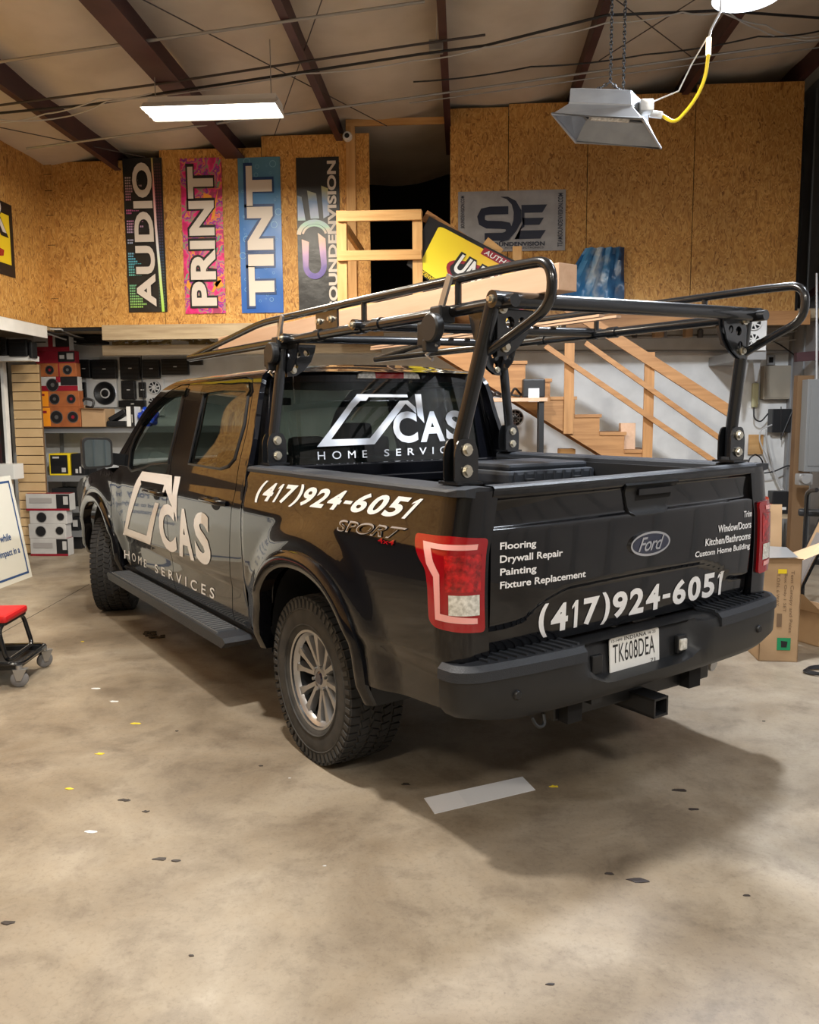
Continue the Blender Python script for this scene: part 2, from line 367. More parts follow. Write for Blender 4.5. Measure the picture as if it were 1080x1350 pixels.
def decal_text(name,s,S,c,m,parent,off=.003,bold=.012,space=1.0,shear=0,cut=.05):
    P,F,_=text2d(s,bold,space,shear); bm=bmesh.new(); vb=[bm.verts.new((*bil(c,u,v),0)) for u,v in P]
    for f in F:
        try: bm.faces.new([vb[i] for i in f])
        except ValueError: pass
    return decal_bm(name,bm,S,m,parent,off,cut)
def decal_bm(name,bm,S,m,parent,off,cut):
    if cut:
        for ax in (0,1):
            q=[v.co[ax] for v in bm.verts]; k=math.floor(min(q)/cut)+1
            while k*cut<max(q)-1e-5:
                bmesh.ops.bisect_plane(bm,geom=bm.verts[:]+bm.edges[:]+bm.faces[:],plane_co=(k*cut,0,0) if ax==0 else (0,k*cut,0),plane_no=(1,0,0) if ax==0 else (0,1,0),dist=1e-6); k+=1
    bm.verts.index_update(); vs=[S(v.co.x,v.co.y,off) for v in bm.verts]; fs=[tuple(v.index for v in f.verts) for f in bm.faces]; bm.free()
    return mk(name,vs,fs,m,parent)
def decal_poly(name,polys,S,m,parent,off=.003,cut=.05,holes=()):
    bm=bmesh.new()
    for p in polys:
        b2=fill2d(p,[],None,None); me=D.meshes.new('x'); b2.to_mesh(me); b2.free(); bm.from_mesh(me); D.meshes.remove(me)
    return decal_bm(name,bm,S,m,parent,off,cut)
# ------------------------------------------------------------------ truck surfaces (truck frame: x right, y forward, z up, rear axle at y=0)
def lerp_tab(z,zs,vs):
    if z<=zs[0]: return vs[0]
    for i in range(len(zs)-1):
        if z<=zs[i+1]:
            # catmull-rom-ish monotone smooth
            t=(z-zs[i])/(zs[i+1]-zs[i]); h=zs[i+1]-zs[i]
            def sl(k):
                if k<=0: return (vs[1]-vs[0])/(zs[1]-zs[0])
                if k>=len(zs)-1: return (vs[-1]-vs[-2])/(zs[-1]-zs[-2])
                a=(vs[k]-vs[k-1])/(zs[k]-zs[k-1]); b=(vs[k+1]-vs[k])/(zs[k+1]-zs[k])
                return 0 if a*b<0 else 2*a*b/(a+b) if a+b else 0
            m0,m1=sl(i)*h,sl(i+1)*h
            return (2*t**3-3*t*t+1)*vs[i]+(t**3-2*t*t+t)*m0+(-2*t**3+3*t*t)*vs[i+1]+(t**3-t*t)*m1
    return vs[-1]
WZ=[.38,.46,.54,.68,.76,1.0,1.14,1.24,1.37,1.60,1.84,1.885,1.915,1.93]
WV=[.88,.935,.96,.965,.985,.995,.990,.968,.945,.865,.782,.755,.70,.60]
CV=[.88,.93,.95,.955,.972,.984,.980,.960,.938,.876,.812,.787,.732,.64]
def half(z,y=0):
    t=sstep(.74,.80,y)*(1-sstep(3.15,3.3,y)*sstep(1.24,1.2,z))
    return lerp_tab(z,WZ,WV)*(1-t)+lerp_tab(z,WZ,CV)*t
def sstep(a,b,x):
    t=min(1,max(0,(x-a)/(b-a))); return t*t*(3-2*t)
def bulge(y,z):
    v=0
    for cy,cz in ((0.0,.42),(3.88,.42)):
        d=math.hypot(y-cy,(z-cz))
        v=max(v,.030*(1-sstep(.62,.80,d)))
    return v*(1-sstep(1.1,1.24,z))
def tilt(x,y,z): return (x,y,z+.014*(x+.95))
def S_side(a,z,off=0,s=-1):
    w=half(z,a)+off
    A=-1.03
    if a>=A: x,y=w+bulge(a,z),a
    else:
        r=.10+off; L=r*math.pi/2
        d=A-a
        if d<L: p=d/r; x,y=w-r+r*math.cos(p),A-r*math.sin(p)
        else: x,y=w-r-(d-L),A-r
    return tilt(s*x,y,z)
def S_back(x,z,off=0):   # cab rear face
    y=.72+(max(z,1.1)-1.22)*.18-off
    y+=.08*(abs(x)/.8)**4+.03*(x/.8)**2
    return tilt(x,y,z)
TGZ=[.74,.80,1.20,1.225,1.245,1.34,1.355,1.40]
TGV=[.03,.012,.0,.0,.022,.012,-.006,-.004]
def S_gate(x,z,off=0):
    y=-1.145+lerp_tab(z,TGZ,TGV)
    # raised centre panel: bounded by a trapezoid crease
    edge=lerp_tab(abs(x),[0,.40,.47,.56,.66,.9],[.975,.97,.955,.925,.87,.86])
    y+=.014*(1-sstep(edge-.02,edge+.012,z)) if z<1.1 else 0
    y+=.05*(abs(x)/.80)**4*.35
    return tilt(x,y-off,z)
# ------------------------------------------------------------------ room shell
YU=9.5; XU=-4.75; YL=10.6; XL=-5.95; XR=4.0; YB=-4.0   # upper (loft) wall planes, lower wall planes, right wall, wall behind the camera
def S3(o,kind='structure'): o['kind']=kind; return o
g=G(); g.b2((XL-.1,YB-.1,-.06),(XR+.1,12.2,0)); S3(g.build('floor',M['floor']))
W1=M['white']
g=G(); g.b2((XL,YL,0),(XR,YL+.1,2.70)); wb=S3(g.build('wall_back',W1))
g=G(); g.b2((XL-.1,YB,0),(XL,YL+.1,2.78)); wl=S3(g.build('wall_left',mat('dark_brown_panelling',(.060,.046,.038),.6,vary=(.04,.03,.026),scale=2)))
g=G(); g.b2((XR,YB,0),(XR+.1,12.2,5.4)); wr=S3(g.build('wall_right',mat('grey_metal_siding',(.34,.33,.325),.6,vary=(.26,.25,.25),scale=2)))
for k in range(40):
    pass
g=G()
for k in range(44): g.b2((XR-.018,YB+.1+k*.35,0),(XR+.001,YB+.14+k*.35,5.3))
S3(g.build('trim_1',M['grey_metal'],wr))
g=G(); g.b2((XL-.1,YB-.1,0),(XR+.1,YB,5.4)); wf=S3(g.build('wall_front',mat('tan_plaster',(.15,.135,.10),.7,vary=(.10,.09,.065),scale=1.5)))
# big sectional door behind the camera: panels
g0=None
for k in range(6):
    g=G(); g.b2((-3.4,YB,.02+k*.58),(.6,YB+.05,.58+k*.58),.012)
    o=g.build('door_1' if k==0 else 'door_panel',mat('door_panel_tan_%d'%k,(.17,.155,.12),.5),None if k==0 else g0)
    if k==0: g0=o; S3(o)
# ceiling: insulation vinyl sagging between the purlins
PX=[-5.15,-3.90,-2.55,-1.37,-.17,1.16,2.38,3.6]
nx,ny=96,60; vs=[]
for i in range(nx+1):
    x=XL-.1+(XR+.2-XL)*i/nx
    d=min(abs(x-p) for p in PX); sag=.07*min(1,d/.45)
    for j in range(ny+1):
        y=YB-.1+(12.3-YB)*j/ny; vs.append((x,y,zc(x)+.02-sag+.014*math.sin(y*2.1+x*3)+.01*math.sin(y*5.3-x*2)))
n=ny+1; fs=[(i*n+j,i*n+j+1,(i+1)*n+j+1,(i+1)*n+j) for i in range(nx) for j in range(ny)]
ce=S3(mk('ceiling',vs,fs,M['vinyl_roof'],smooth=True))
g=G(); g.add([(XL-.2,YB-.2,zc(XL)+.12),(XR+.3,YB-.2,zc(XR)+.12),(XR+.3,12.4,zc(XR)+.12),(XL-.2,12.4,zc(XL)+.12)],[(0,1,2,3)]); g.build('roof_deck',M['dark'],ce)
for i,px in enumerate(PX):
    w_,h_=(.22,.24) if i==2 else (.07,.20); g=G(); z=zc(px)
    g.b2((px-.006-w_*.0,YB,z-h_),(px+.006,YU+1,z+.02)); g.b2((px-w_/2,YB,z-h_-.008),(px+w_/2,YU+1,z-h_+.008)); g.b2((px-w_/2,YB,z-h_),(px-w_/2+.012,YU+1,z-h_+.04)) if i!=2 else None
    S3(g.build('trim_%d'%(i+2),M['purlin']))
# main rafters crossing behind the purlins, outside the view except overhead
# ------------------------------------------------------------------ upper OSB walls: one sheet each
def sheet(x0,x1,z0,z1,par,front=YU,m='osb'):
    g=G(); g.b2((x0+.004,front,z0),(x1-.004,front+.012,z1)); return g.build('osb_panel',M[m],par)
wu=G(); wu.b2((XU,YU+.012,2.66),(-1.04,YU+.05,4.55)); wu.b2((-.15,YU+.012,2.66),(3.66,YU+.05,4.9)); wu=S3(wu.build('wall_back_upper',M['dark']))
for x0,x1,z1 in ((XU,-3.42,4.54),(-3.42,-2.25,4.64),(-2.25,-1.035,4.76)): sheet(x0,x1,2.70,z1,wu)
xr=[-.145]+[atY(u,260,YU).x for u in (670,774,914)]+[3.63]
for i in range(4): sheet(xr[i],xr[i+1],2.76,[4.99,5.02,5.08,5.16][i]-.02*(0),wu)
xs2=[atX(u,300,XU).y for u in (0,)]
wlu=G(); wlu.b2((XU-.05,YB,2.66),(XU-.012,YU+.05,4.50)); wlu=S3(wlu.build('wall_left_upper',M['grey_wood']))
y=YU
for k in range(11):
    g=G(); g.b2((XU-.012,y-1.217,2.70 if y>7.9 else 1.45),(XU,y-.003,4.52)); g.build('osb_panel',M['osb'],wlu); y-=1.22
g=G(); g.b2((XU-.002,YU-.03,2.70),(XU+.085,YU,4.53)); 
for z in (3.0,3.45,3.9,4.2,4.4): g.m=0
o=g.build('trim_20',M['osb']); S3(o)
g=G()
for z in (3.02,3.62,3.95,4.22,4.40): g.b2((XU+.0,YU-.032,z),(XU+.087,YU-.029,z+.006))
g.build('batten_joint',M['dark'],o)
# loft floor, boxed underside and edge boards
g=G(); g.b2((XL,YU+.06,2.70),(XR,12.2,2.80)); g.b2((XL,YB,2.72),(XU-.05,YU+.1,2.80)); S3(g.build('trim_21',M['grey_wood']))
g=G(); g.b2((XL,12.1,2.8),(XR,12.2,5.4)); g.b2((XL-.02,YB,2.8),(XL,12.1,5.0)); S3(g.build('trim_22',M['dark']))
lj=thing('loft_edge_beam','weathered lumber beam under the loft edge above the shelves','beam',(0,0,0))
a,b=atY(135,429,YU-.02),atY(402,445,YU-.02)
g=G(); g.b2((a.x,YU-.04,b.z),(b.x+.9,YU+.03,a.z-.0)); g.build('board',M['grey_wood'],lj)
a,b=atY(137,456,YU+.25),atY(402,466,YU+.25)
g=G(); g.b2((a.x,YU+.2,b.z),(b.x+.9,YU+.3,a.z)); g.build('board',M['grey_wood'],lj)
g=G()
random.seed(3)
a,b=atY(140,446,YU+.3),atY(330,456,YU+.3)
for k in range(60):
    x=random.uniform(a.x,b.x); z=random.uniform(b.z+.0,a.z+.02); g.box((x,YU+.36+random.uniform(-.02,.02),z),(random.uniform(.06,.16),.05,random.uniform(.02,.05)),Matrix.Rotation(random.uniform(-.5,.5),3,'Y'),.012)
tag(g.build('insulation_batt',mat('yellow_brown_insulation',(.42,.33,.15),.95,vary=(.22,.16,.08),scale=20)),'ragged yellow brown insulation stuffed above the left display wall','insulation',kind='stuff')
g=G(); a,b=atY(93,428,10.25),atY(133,452,10.25); g.b2((a.x,10.25,b.z),(b.x,10.5,2.68)); tag(g.build('cabinet_and_gap_shade',M['dark']),'black block standing in for the shaded gap under the loft beside the left corner','box')  # black block paints the dark of the shaded gap under the loft
lr=thing('ledger_beam','brown lumber beam under the right OSB wall behind the rack','beam')
a,b=atY(760,412,YU-.03),atY(1067,428,YU-.03)
g=G(); g.b2((-.1,YU-.05,b.z),(b.x,YU+.0,2.765)); g.build('board',M['stair_pine'],lr)
# opening frame in the upper wall
of=thing('opening_frame','pine framing around the dark doorway in the upper wall','frame')
g=G(); a=atY(456,180,YU-.02); b=atY(468,180,YU-.02); g.b2((a.x,YU-.03,2.8),(b.x,YU+.0,4.83)); g.build('jamb',M['pine_z'],of)
g=G(); a=atY(456,169,YU-.02); b=atY(593,178,YU-.02); g.b2((a.x,YU-.03,4.83),(b.x,YU+.0,4.90)); g.build('header',M['pine'],of)
# ------------------------------------------------------------------ banners
def vbanner(name,lab,u0,v0,u1,v1,m,word,letters,Y_=YU-.012,outline=None,rot=True,tb=.02):
    a=atY(u0,v0,Y_); b=atY(u1,v1,Y_); c=Vector(((a.x+b.x)/2,Y_,(a.z+b.z)/2)); w_,h_=(b.x-a.x),(a.z-b.z)
    nx_,nz_=6,20; vs=[((-.5+i/nx_)*w_, .004*math.sin(j*.9+i*1.3)*(1 if 0<i<nx_ else .3),(-.5+j/nz_)*h_) for i in range(nx_+1) for j in range(nz_+1)]
    fs=[(i*(nz_+1)+j,(i+1)*(nz_+1)+j,(i+1)*(nz_+1)+j+1,i*(nz_+1)+j+1) for i in range(nx_) for j in range(nz_)]
    o=mk(name,vs,fs,m,None,True,loc=c); tag(o,lab,'banner',group=None)
    return o,w_,h_,c
def rtext(par,word,w_,h_,x0,x1,z0,z1,m,off,bold=.03,rot=True,space=1.05,shear=0,nm='lettering'):
    # word reading bottom-to-top, filling x0..x1 (fractions of width) and z0..z1 (fractions of height)
    P,F,_=text2d(word,bold,space,shear); vs=[]
    for u,v in P:
        if rot: x=x0+(1-v)*(x1-x0); z=z0+u*(z1-z0)
        else: x=x0+u*(x1-x0); z=z0+v*(z1-z0)
        vs.append(((x-.5)*w_,-off,(z-.5)*h_))
    return mk(nm,vs,F,m,par)
def qd(par,w_,h_,rects,m,off,nm='print'):
    vs=[];fs=[]
    for r in rects:
        k=len(vs)
        if len(r)==4 and not hasattr(r[0],'__len__'): r=[(r[0],r[1]),(r[2],r[1]),(r[2],r[3]),(r[0],r[3])]
        vs+=[((x-.5)*w_,-off,(z-.5)*h_) for x,z in r]; fs.append(tuple(range(k,k+len(r))))
    return mk(nm,vs,fs,m,par)
LW=mat('banner_letter_white',(.66,.60,.55),.5); LK=mat('banner_black',(.008,.008,.010),.4); LB=mat('banner_navy',(.01,.045,.16),.4)
random.seed(11)
o,w_,h_,c=vbanner('banner','black banner reading AUDIO over coloured equalizer bars',161,209,221,411,mat('banner_black_print',(.012,.013,.016),.35),0,0)
eqs=[((.70,.30,.42),.35),((.55,.12,.30),.5),((.30,.55,.70),.75),((.30,.60,.18),1)]
em=grad_mat('equalizer_print',[(0,(.35,.60,.10)),(.2,(.15,.50,.35)),(.35,(.10,.45,.65)),(.5,(.45,.40,.60)),(.65,(.55,.12,.32)),(.85,(.40,.30,.30)),(1,(.45,.42,.40))],'z',-h_/2,h_/2)
rs=[]
for r_ in range(52):
    z=.03+r_*.0175
    if math.sin(r_*1.1)+math.sin(r_*.47)<-.25: continue
    L_=random.choice([3,4,5,7,9])
    for k in range(L_):
        x=.05+k*.048; rs.append((x,z,x+.034,z+.011))
qd(o,w_,h_,rs,em,.004)
rs=[]
for r_ in range(50):
    for k in range(3): rs.append((.80+k*.06+.0,.03+r_*.0188,.84+k*.06,.042+r_*.0188))
qd(o,w_,h_,rs,grad_mat('equalizer_faint',[(0,(.05,.10,.06)),(.4,(.03,.06,.14)),(.7,(.12,.02,.05)),(1,(.06,.03,.03))],'z',-h_/2,h_/2),.004)
qd(o,w_,h_,[[(.86,.0),(.93,.0),(.82,.55),(.775,1.),(.735,1.),(.76,.55)]],grad_mat('light_streak',[(0,(.40,.75,.10)),(.2,(.65,.85,.35)),(.4,(.75,.80,.85)),(.6,(.85,.62,.62)),(.8,(.8,.35,.4)),(1,(.45,.42,.12))],'z',-h_/2,h_/2),.0045)
rtext(o,'AUDIO',w_,h_,.20,.76,.02,.985,LK,.006,.085); rtext(o,'AUDIO',w_,h_,.235,.735,.035,.97,LW,.008,.035)
o,w_,h_,c=vbanner('banner','pink graffiti banner reading PRINT',237,209,298,413,grad_mat('graffiti_print',[(0,(.55,.02,.13)),(.28,(.80,.03,.25)),(.42,(.22,.30,.18)),(.5,(.62,.02,.24)),(.6,(.16,.03,.36)),(.68,(.78,.30,.05)),(.78,(.70,.03,.22)),(1,(.35,.04,.12))],'x',-.9,.9,noise=(5.5,3.4,3)),0,0)
rs=[]
for k in range(14):
    x,z=random.uniform(.02,.9),random.uniform(.03,.95); rs.append([(x,z),(x+.06,z+.01),(x+.10,z+.045),(x+.04,z+.035)])
qd(o,w_,h_,rs,mat('graffiti_green',(.15,.35,.22),.4),.003); 
rs=[[(.70,.60),(.80,.62),(.97,.92),(.90,.80)],[(.52,.70),(.78,.70),(.74,.76),(.55,.78)],[(.66,.14),(.72,.14),(.93,.22),(.84,.24)],[(.72,.20),(.82,.16),(.97,.18),(.90,.22)],[(.05,.18),(.22,.13),(.25,.17),(.08,.22)]]
qd(o,w_,h_,rs,mat('graffiti_orange',(.85,.32,.03),.4),.0035)
rtext(o,'PRINT',w_,h_,.13,.82,.035,.965,LK,.006,.08); rtext(o,'PRINT',w_,h_,.175,.79,.05,.945,LW,.008,.035)
o,w_,h_,c=vbanner('banner','blue bubble banner reading TINT',313,208,374,412,grad_mat('blue_print',[(0,(.012,.10,.42)),(.5,(.025,.16,.50)),(1,(.10,.26,.38))],'z',-.9,.9,noise=(3,.3)),0,0)
g=G(); 
for k in range(46):
    x,z,r=random.uniform(-.45,.45)*w_,random.uniform(-.48,.48)*h_,random.choice([.008,.012,.012,.02,.032]); g.lathe([(r,-.0035),(r*1.16,-.0035)],(x,0,z),'y',14)
g.build('print',mat('bubble_pale_blue',(.25,.50,.68),.4),o)
rtext(o,'TINT',w_,h_,.13,.84,.03,.965,LB,.006,.085); rtext(o,'TINT',w_,h_,.19,.80,.045,.945,LW,.008,.05)
o,w_,h_,c=vbanner('banner','black banner with upright SOUNDENVISION lettering and rainbow emblem',390,208,450,412,mat('banner_black_cloth',(.014,.015,.018),.4,bump=.5),0,0)
IR=grad_mat('iridescent_print',[(0,(.10,.06,.35)),(.18,(.45,.25,.50)),(.35,(.75,.38,.28)),(.5,(.30,.55,.42)),(.65,(.35,.42,.62)),(.8,(.12,.22,.42)),(1,(.45,.42,.18))],'z',-.35,.55,noise=(5,.3))
qd(o,w_,h_,[[(.02,.60),(.20,.60),(.12,.75),(.02,.76)],[(.32,.61),(.52,.61),(.46,.77),(.25,.79)],[(.62,.61),(.76,.63),(.74,.80),(.58,.82)]],IR,.004)
def arc(cx,cz,rx,rz,a0,a1,t,n=22): 
    return [[(cx+rx*math.cos(a),cz+rz*math.sin(a)),(cx+rx*math.cos(b_),cz+rz*math.sin(b_)),(cx+(rx-t)*math.cos(b_),cz+(rz-t*w_/h_)*math.sin(b_)),(cx+(rx-t)*math.cos(a),cz+(rz-t*w_/h_)*math.sin(a))] for a,b_ in ((a0+(a1-a0)*k/n,a0+(a1-a0)*(k+1)/n) for k in range(n))]
qd(o,w_,h_,arc(.40,.50,.42,.105,0.15,PI-.1,.10)+arc(.40,.50,.30,.075,0.2,PI-.2,.05),IR,.0045)
qd(o,w_,h_,arc(.40,.31,.28,.09,PI,2*PI,.13)+[[(.10,.48),(.27,.46),(.25,.31),(.12,.31)],[(.48,.52),(.66,.48),(.68,.31),(.55,.31)]],IR,.005)
rtext(o,'SOUNDENVISION',w_,h_,.72,.93,.02,.975,LW,.006,.035,True,1.0)
SG=mat('banner_silver',(.33,.33,.345),.4,vary=(.26,.26,.27),scale=6); NV=mat('banner_dark_navy',(.006,.010,.030),.35)
o,w_,h_,c=vbanner('banner','grey vinyl banner with large dark SE monogram',604,253,745,330,SG,0,0)
qd(o,w_,h_,[[(.17,.48),(.20,.66),(.25,.74),(.48,.74),(.44,.62),(.27,.61),(.245,.55),(.25,.49),(.32,.47),(.43,.47),(.50,.42),(.46,.20),(.41,.17),(.31,.17),(.22,.26),(.24,.32),(.41,.32),(.42,.37),(.41,.40),(.22,.39)][::1]],NV,.004) if False else None
def qstroke(par,pts,wd,m,off):
    # thick mitred stroke given in banner fractions
    P=[Vector(((x-.5)*w_,0,(z-.5)*h_)) for x,z in pts]; vs=[];fs=[]
    for i,p in enumerate(P):
        t=(P[min(i+1,len(P)-1)]-P[max(i-1,0)]).normalized(); n_=Vector((-t.z,0,t.x)); ww=wd[i] if isinstance(wd,(list,tuple)) else wd
        vs+=[p+n_*ww/2+Vector((0,-off,0)),p-n_*ww/2+Vector((0,-off,0))]
    for i in range(len(P)-1): fs.append((2*i,2*i+1,2*i+3,2*i+2))
    return mk('print',vs,fs,m,par)
qstroke(o,[(.47,.68),(.30,.68),(.235,.66),(.215,.58),(.225,.49),(.27,.45),(.40,.44),(.465,.42),(.485,.34),(.46,.27),(.42,.245),(.25,.245)],.085,NV,.004)
qstroke(o,[(.40,.90),(.46,.88),(.52,.80),(.555,.66),(.555,.50),(.52,.36),(.46,.22),(.385,.15)],[.004,.03,.06,.085,.09,.07,.05,.004],NV,.005)
qd(o,w_,h_,[[(.59,.76),(.83,.76),(.785,.63),(.62,.63)],[(.60,.545),(.80,.545),(.76,.43),(.61,.43)],[(.57,.34),(.82,.34),(.77,.20),(.53,.20)],[(.59,.76),(.62,.63),(.62,.40),(.57,.34),(.53,.20),(.57,.20),(.60,.45)]],NV,.004)
rtext(o,'SOUNDENVISION',w_,h_,.30,.81,.085,.155,NV,.004,.03,False); rtext(o,'MOBILE ELECTRONICS',w_,h_,.44,.80,.04,.07,NV,.004,.0,False)
rtext(o,'TEAMSOUNDENVISION.COM',w_,h_,.93,.975,.06,.94,NV,.004,.02,True); rtext(o,'SOUNDENVISION.COM',w_,h_,.025,.06,.40,.93,NV,.004,.02,True)
# blue tarp and camera
a,b=atY(772,327,YU-.03),atY(822,395,YU-.03); g=G(); n=14; vs=[]
for i in range(n+1):
    for j in range(9):
        t=i/n; s_=j/8; vs.append((a.x-.35*(1-s_)+ (b.x-a.x+.35*(1-s_))*t, YU-.05-.035*math.sin(i*1.9+j*.5), b.z+(a.z-b.z)*s_-.02*t*(1-s_)))
g.add(vs,[(i*9+j,i*9+j+1,(i+1)*9+j+1,(i+1)*9+j) for i in range(n) for j in range(8)],True)
bt=tag(g.build('tarp',grad_mat('blue_tarp',[(0,(.03,.16,.40)),(.45,(.06,.25,.50)),(.6,(.45,.52,.58)),(.75,(.05,.20,.42)),(1,(.02,.05,.12))],'x',a.x-.3,b.x,noise=(7,.5))),'crumpled blue printed tarp pinned to the OSB wall behind the rack','tarp')
c=atY(458,180,YU-.05); g=G(); g.lathe([(0,.04),(.045,.035),(.055,.0),(.05,-.04)],(0,0,0),'y',20); g.v=[(x,-y,z) for x,y,z in g.v]
sc_=tag(g.build('security_camera',M['white2'],None,c),'small white dome security camera above the banners','camera'); g=G(); g.lathe([(0,-.052),(.020,-.048),(.028,-.036)],(0,0,0),'y',16); g.build('lens',M['black_plastic'],sc_)
g=G(); g.b2((XU-.03,8.0,2.565),(XU-.004,9.35,2.70)); S3(g.build('trim_26',M['white'],wlu))
# left wall corner banner
a,b=atX(0,262,XU+.01),atX(21,366,XU+.01)
h=a.z-b.z; yl=b.y
vb=thing('shop_banner','yellow and black banner on the left OSB wall cut by the photo edge','banner',(XU+.006,yl-.6,(3.95+3.06)/2))
def ybq(y0,z0,y1,z1,m,off,nm): return mk(nm,[(off,y0,z0),(off,y1,z0),(off,y1,z1),(off,y0,z1)],[(0,1,2,3)],m,vb)
ZT=atX(0,262,XU).z; ZB_=atX(20,367,XU).z; cz=(3.95+3.06)/2
ybq(-1.4,ZB_-cz,.6,ZT-cz-.02,LK,.002,'cloth'); ybq(-1.3,ZB_-cz+.12,.53,ZT-cz-.14,M['yellow'],.004,'print')
P,F,_=text2d('R',.05); mk('lettering',[(.007,.10+u*.40,.02+v*.42) for u,v in P],F,LK,vb); P,F,_=text2d('R',.0); mk('lettering',[(.009,.14+u*.32,.06+v*.34) for u,v in P],F,LW,vb)
mk('print',[(.007,.20,-.22),(.007,.38,-.18),(.007,.40,-.12),(.007,.22,-.10)],[(0,1,2,3)],M['red_lens'],vb)
TR=thing('pickup_truck','gloss black crew cab pickup truck with white business lettering and open bed','truck',T0,TH)
def toT(p): 
    q=Vector(p)-T0; c,s=math.cos(TH),math.sin(TH); return Vector((c*q.x+s*q.y,-s*q.x+c*q.y,q.z))
SIDES=((-1,S_side),(1,S_right))
W=lambda x,y,z: Vector(tilt(x,y,z))
# --- wheels
def make_wheel(name,loc,rz,s):
    R,Wd=.407,.272
    g=G(); h=Wd/2
    prof=[(.232,-h*.78),(.245,-h*.92),(.275,-h*1.0),(.325,-h*1.02),(.36,-h*.98),(.385,-h*.92),(.394,-h*.82),(.396,0),(.394,h*.82),(.385,h*.92),(.36,h*.98),(.325,h*1.02),(.275,h*1.0),(.245,h*.92),(.232,h*.78)]
    g.lathe(prof,axis='x',n=72)
    # raised rings and ribs on the sidewalls
    for sx in (-1,1):
        g.lathe([(.262,sx*h*.98),(.266,sx*(h+.004)),(.272,sx*h*1.0)],axis='x',n=72)
        g.lathe([(.338,sx*h*1.01),(.342,sx*(h+.005)),(.348,sx*h*1.0)],axis='x',n=72)
        for k in range(56):
            a=2*PI*k/56; c=Vector((sx*(h*.965),math.cos(a)*.368,math.sin(a)*.368)); Rt=Matrix.Rotation(a,3,'X')
            g.box(c,(.016,.040,.021),Rt)
    tire=g.build('wheel',M['rubber'],TR,loc,rz)
    t=G(); nb=58
    ribs=[(-.112,.052,0,.0),(-.056,.046,.5,.35),(0,.046,0,-.35),(.056,.046,.5,.35),(.112,.052,0,.0)]
    for (x,wd,ph,sk) in ribs:
        for k in range(nb):
            a=2*PI*(k+ph)/nb; Rt=Matrix.Rotation(a,3,'X')@Matrix.Rotation(sk,3,'Z'); r=R-.008-(.004 if abs(x)>.1 else 0)
            t.box((x,math.cos(a)*r,math.sin(a)*r),(wd-.004,.034 if abs(x)<.1 else .033,.013),Matrix.Rotation(a-PI/2,3,'X')@Matrix.Rotation(sk,3,'Z'))
    t.build('tread',M['tread'],tire)
    # alloy rim, face towards s
    r=G()
    r.lathe([(.236,s*h*.80),(.243,s*h*.86),(.240,s*h*.90),(.228,s*h*.88)],axis='x',n=64)
    # outer face ring
    r.lathe([(.232,s*h*.84),(.214,s*h*.74),(.205,s*h*.62)],axis='x',n=64)
    xf=s*h*.70
    for k in range(6):
        a0=2*PI*k/6+.26
        for sg in (-1,1):
            a1=a0+sg*.235; a2=a0+sg*.11
            def pt(rr,a,x): return Vector((x,math.cos(a)*rr,math.sin(a)*rr))
            p,q=pt(.060,a2*1.0+ (0),xf*.78),pt(.222,a1,xf*.98)
            d=(q-p).normalized(); n=d.cross(Vector((1,0,0))).normalized()
            vs=[]
            for c,wd in ((p,.014),(p.lerp(q,.55),.0145),(q,.029)):
                vs+=[c+n*wd*.75+Vector((s*.004,0,0)),c-n*wd*.75+Vector((s*.004,0,0)),c-n*wd-Vector((s*.03,0,0)),c+n*wd-Vector((s*.03,0,0))]
            fs=[]
            for i in (0,1):
                for j in range(4): fs.append((i*4+j,i*4+(j+1)%4,i*4+4+(j+1)%4,i*4+4+j))
            r.add(vs,fs)
    r.lathe([(0,xf*.86),(.045,xf*.86),(.066,xf*.78),(.074,xf*.55),(.074,0)],axis='x',n=36)
    rim=r.build('rim',M['rim'],tire)
    b=G(); b.lathe([(.228,s*h*.88),(.222,s*h*.66),(.205,s*.02),(.205,-s*h*.7),(.236,-s*h*.86)],axis='x',n=48); b.build('rim_barrel',M['rim_dark'],tire); b=G(); b.lathe([(0,s*.0),(.17,s*.0),(.17,-s*.03),(0,-s*.03)],axis='x',n=40); b.build('brake_disc',M['rim_dark'],tire)
    c=G(); c.lathe([(0,xf*.86+s*.008),(.026,xf*.86+s*.008),(.034,xf*.86)],axis='x',n=24); c.build('hub_cap',M['blue_oval'],tire)
    n_=G()
    for k in range(6):
        a=2*PI*k/6+.26+PI/6; n_.cyl((xf*.5,math.cos(a)*.058,math.sin(a)*.058),(xf*.95,math.cos(a)*.058,math.sin(a)*.058),.0085,8)
    n_.build('lug_nut',M['steel'],tire)
    return tire
FY=3.88
make_wheel('wheel',(-.848,0,.402),0,-1); make_wheel('wheel',(.848,0,.402),0,1)
make_wheel('wheel',(-.865,FY-.03,.402),-.46,-1); make_wheel('wheel',(.86,FY,.402),-.46,1)
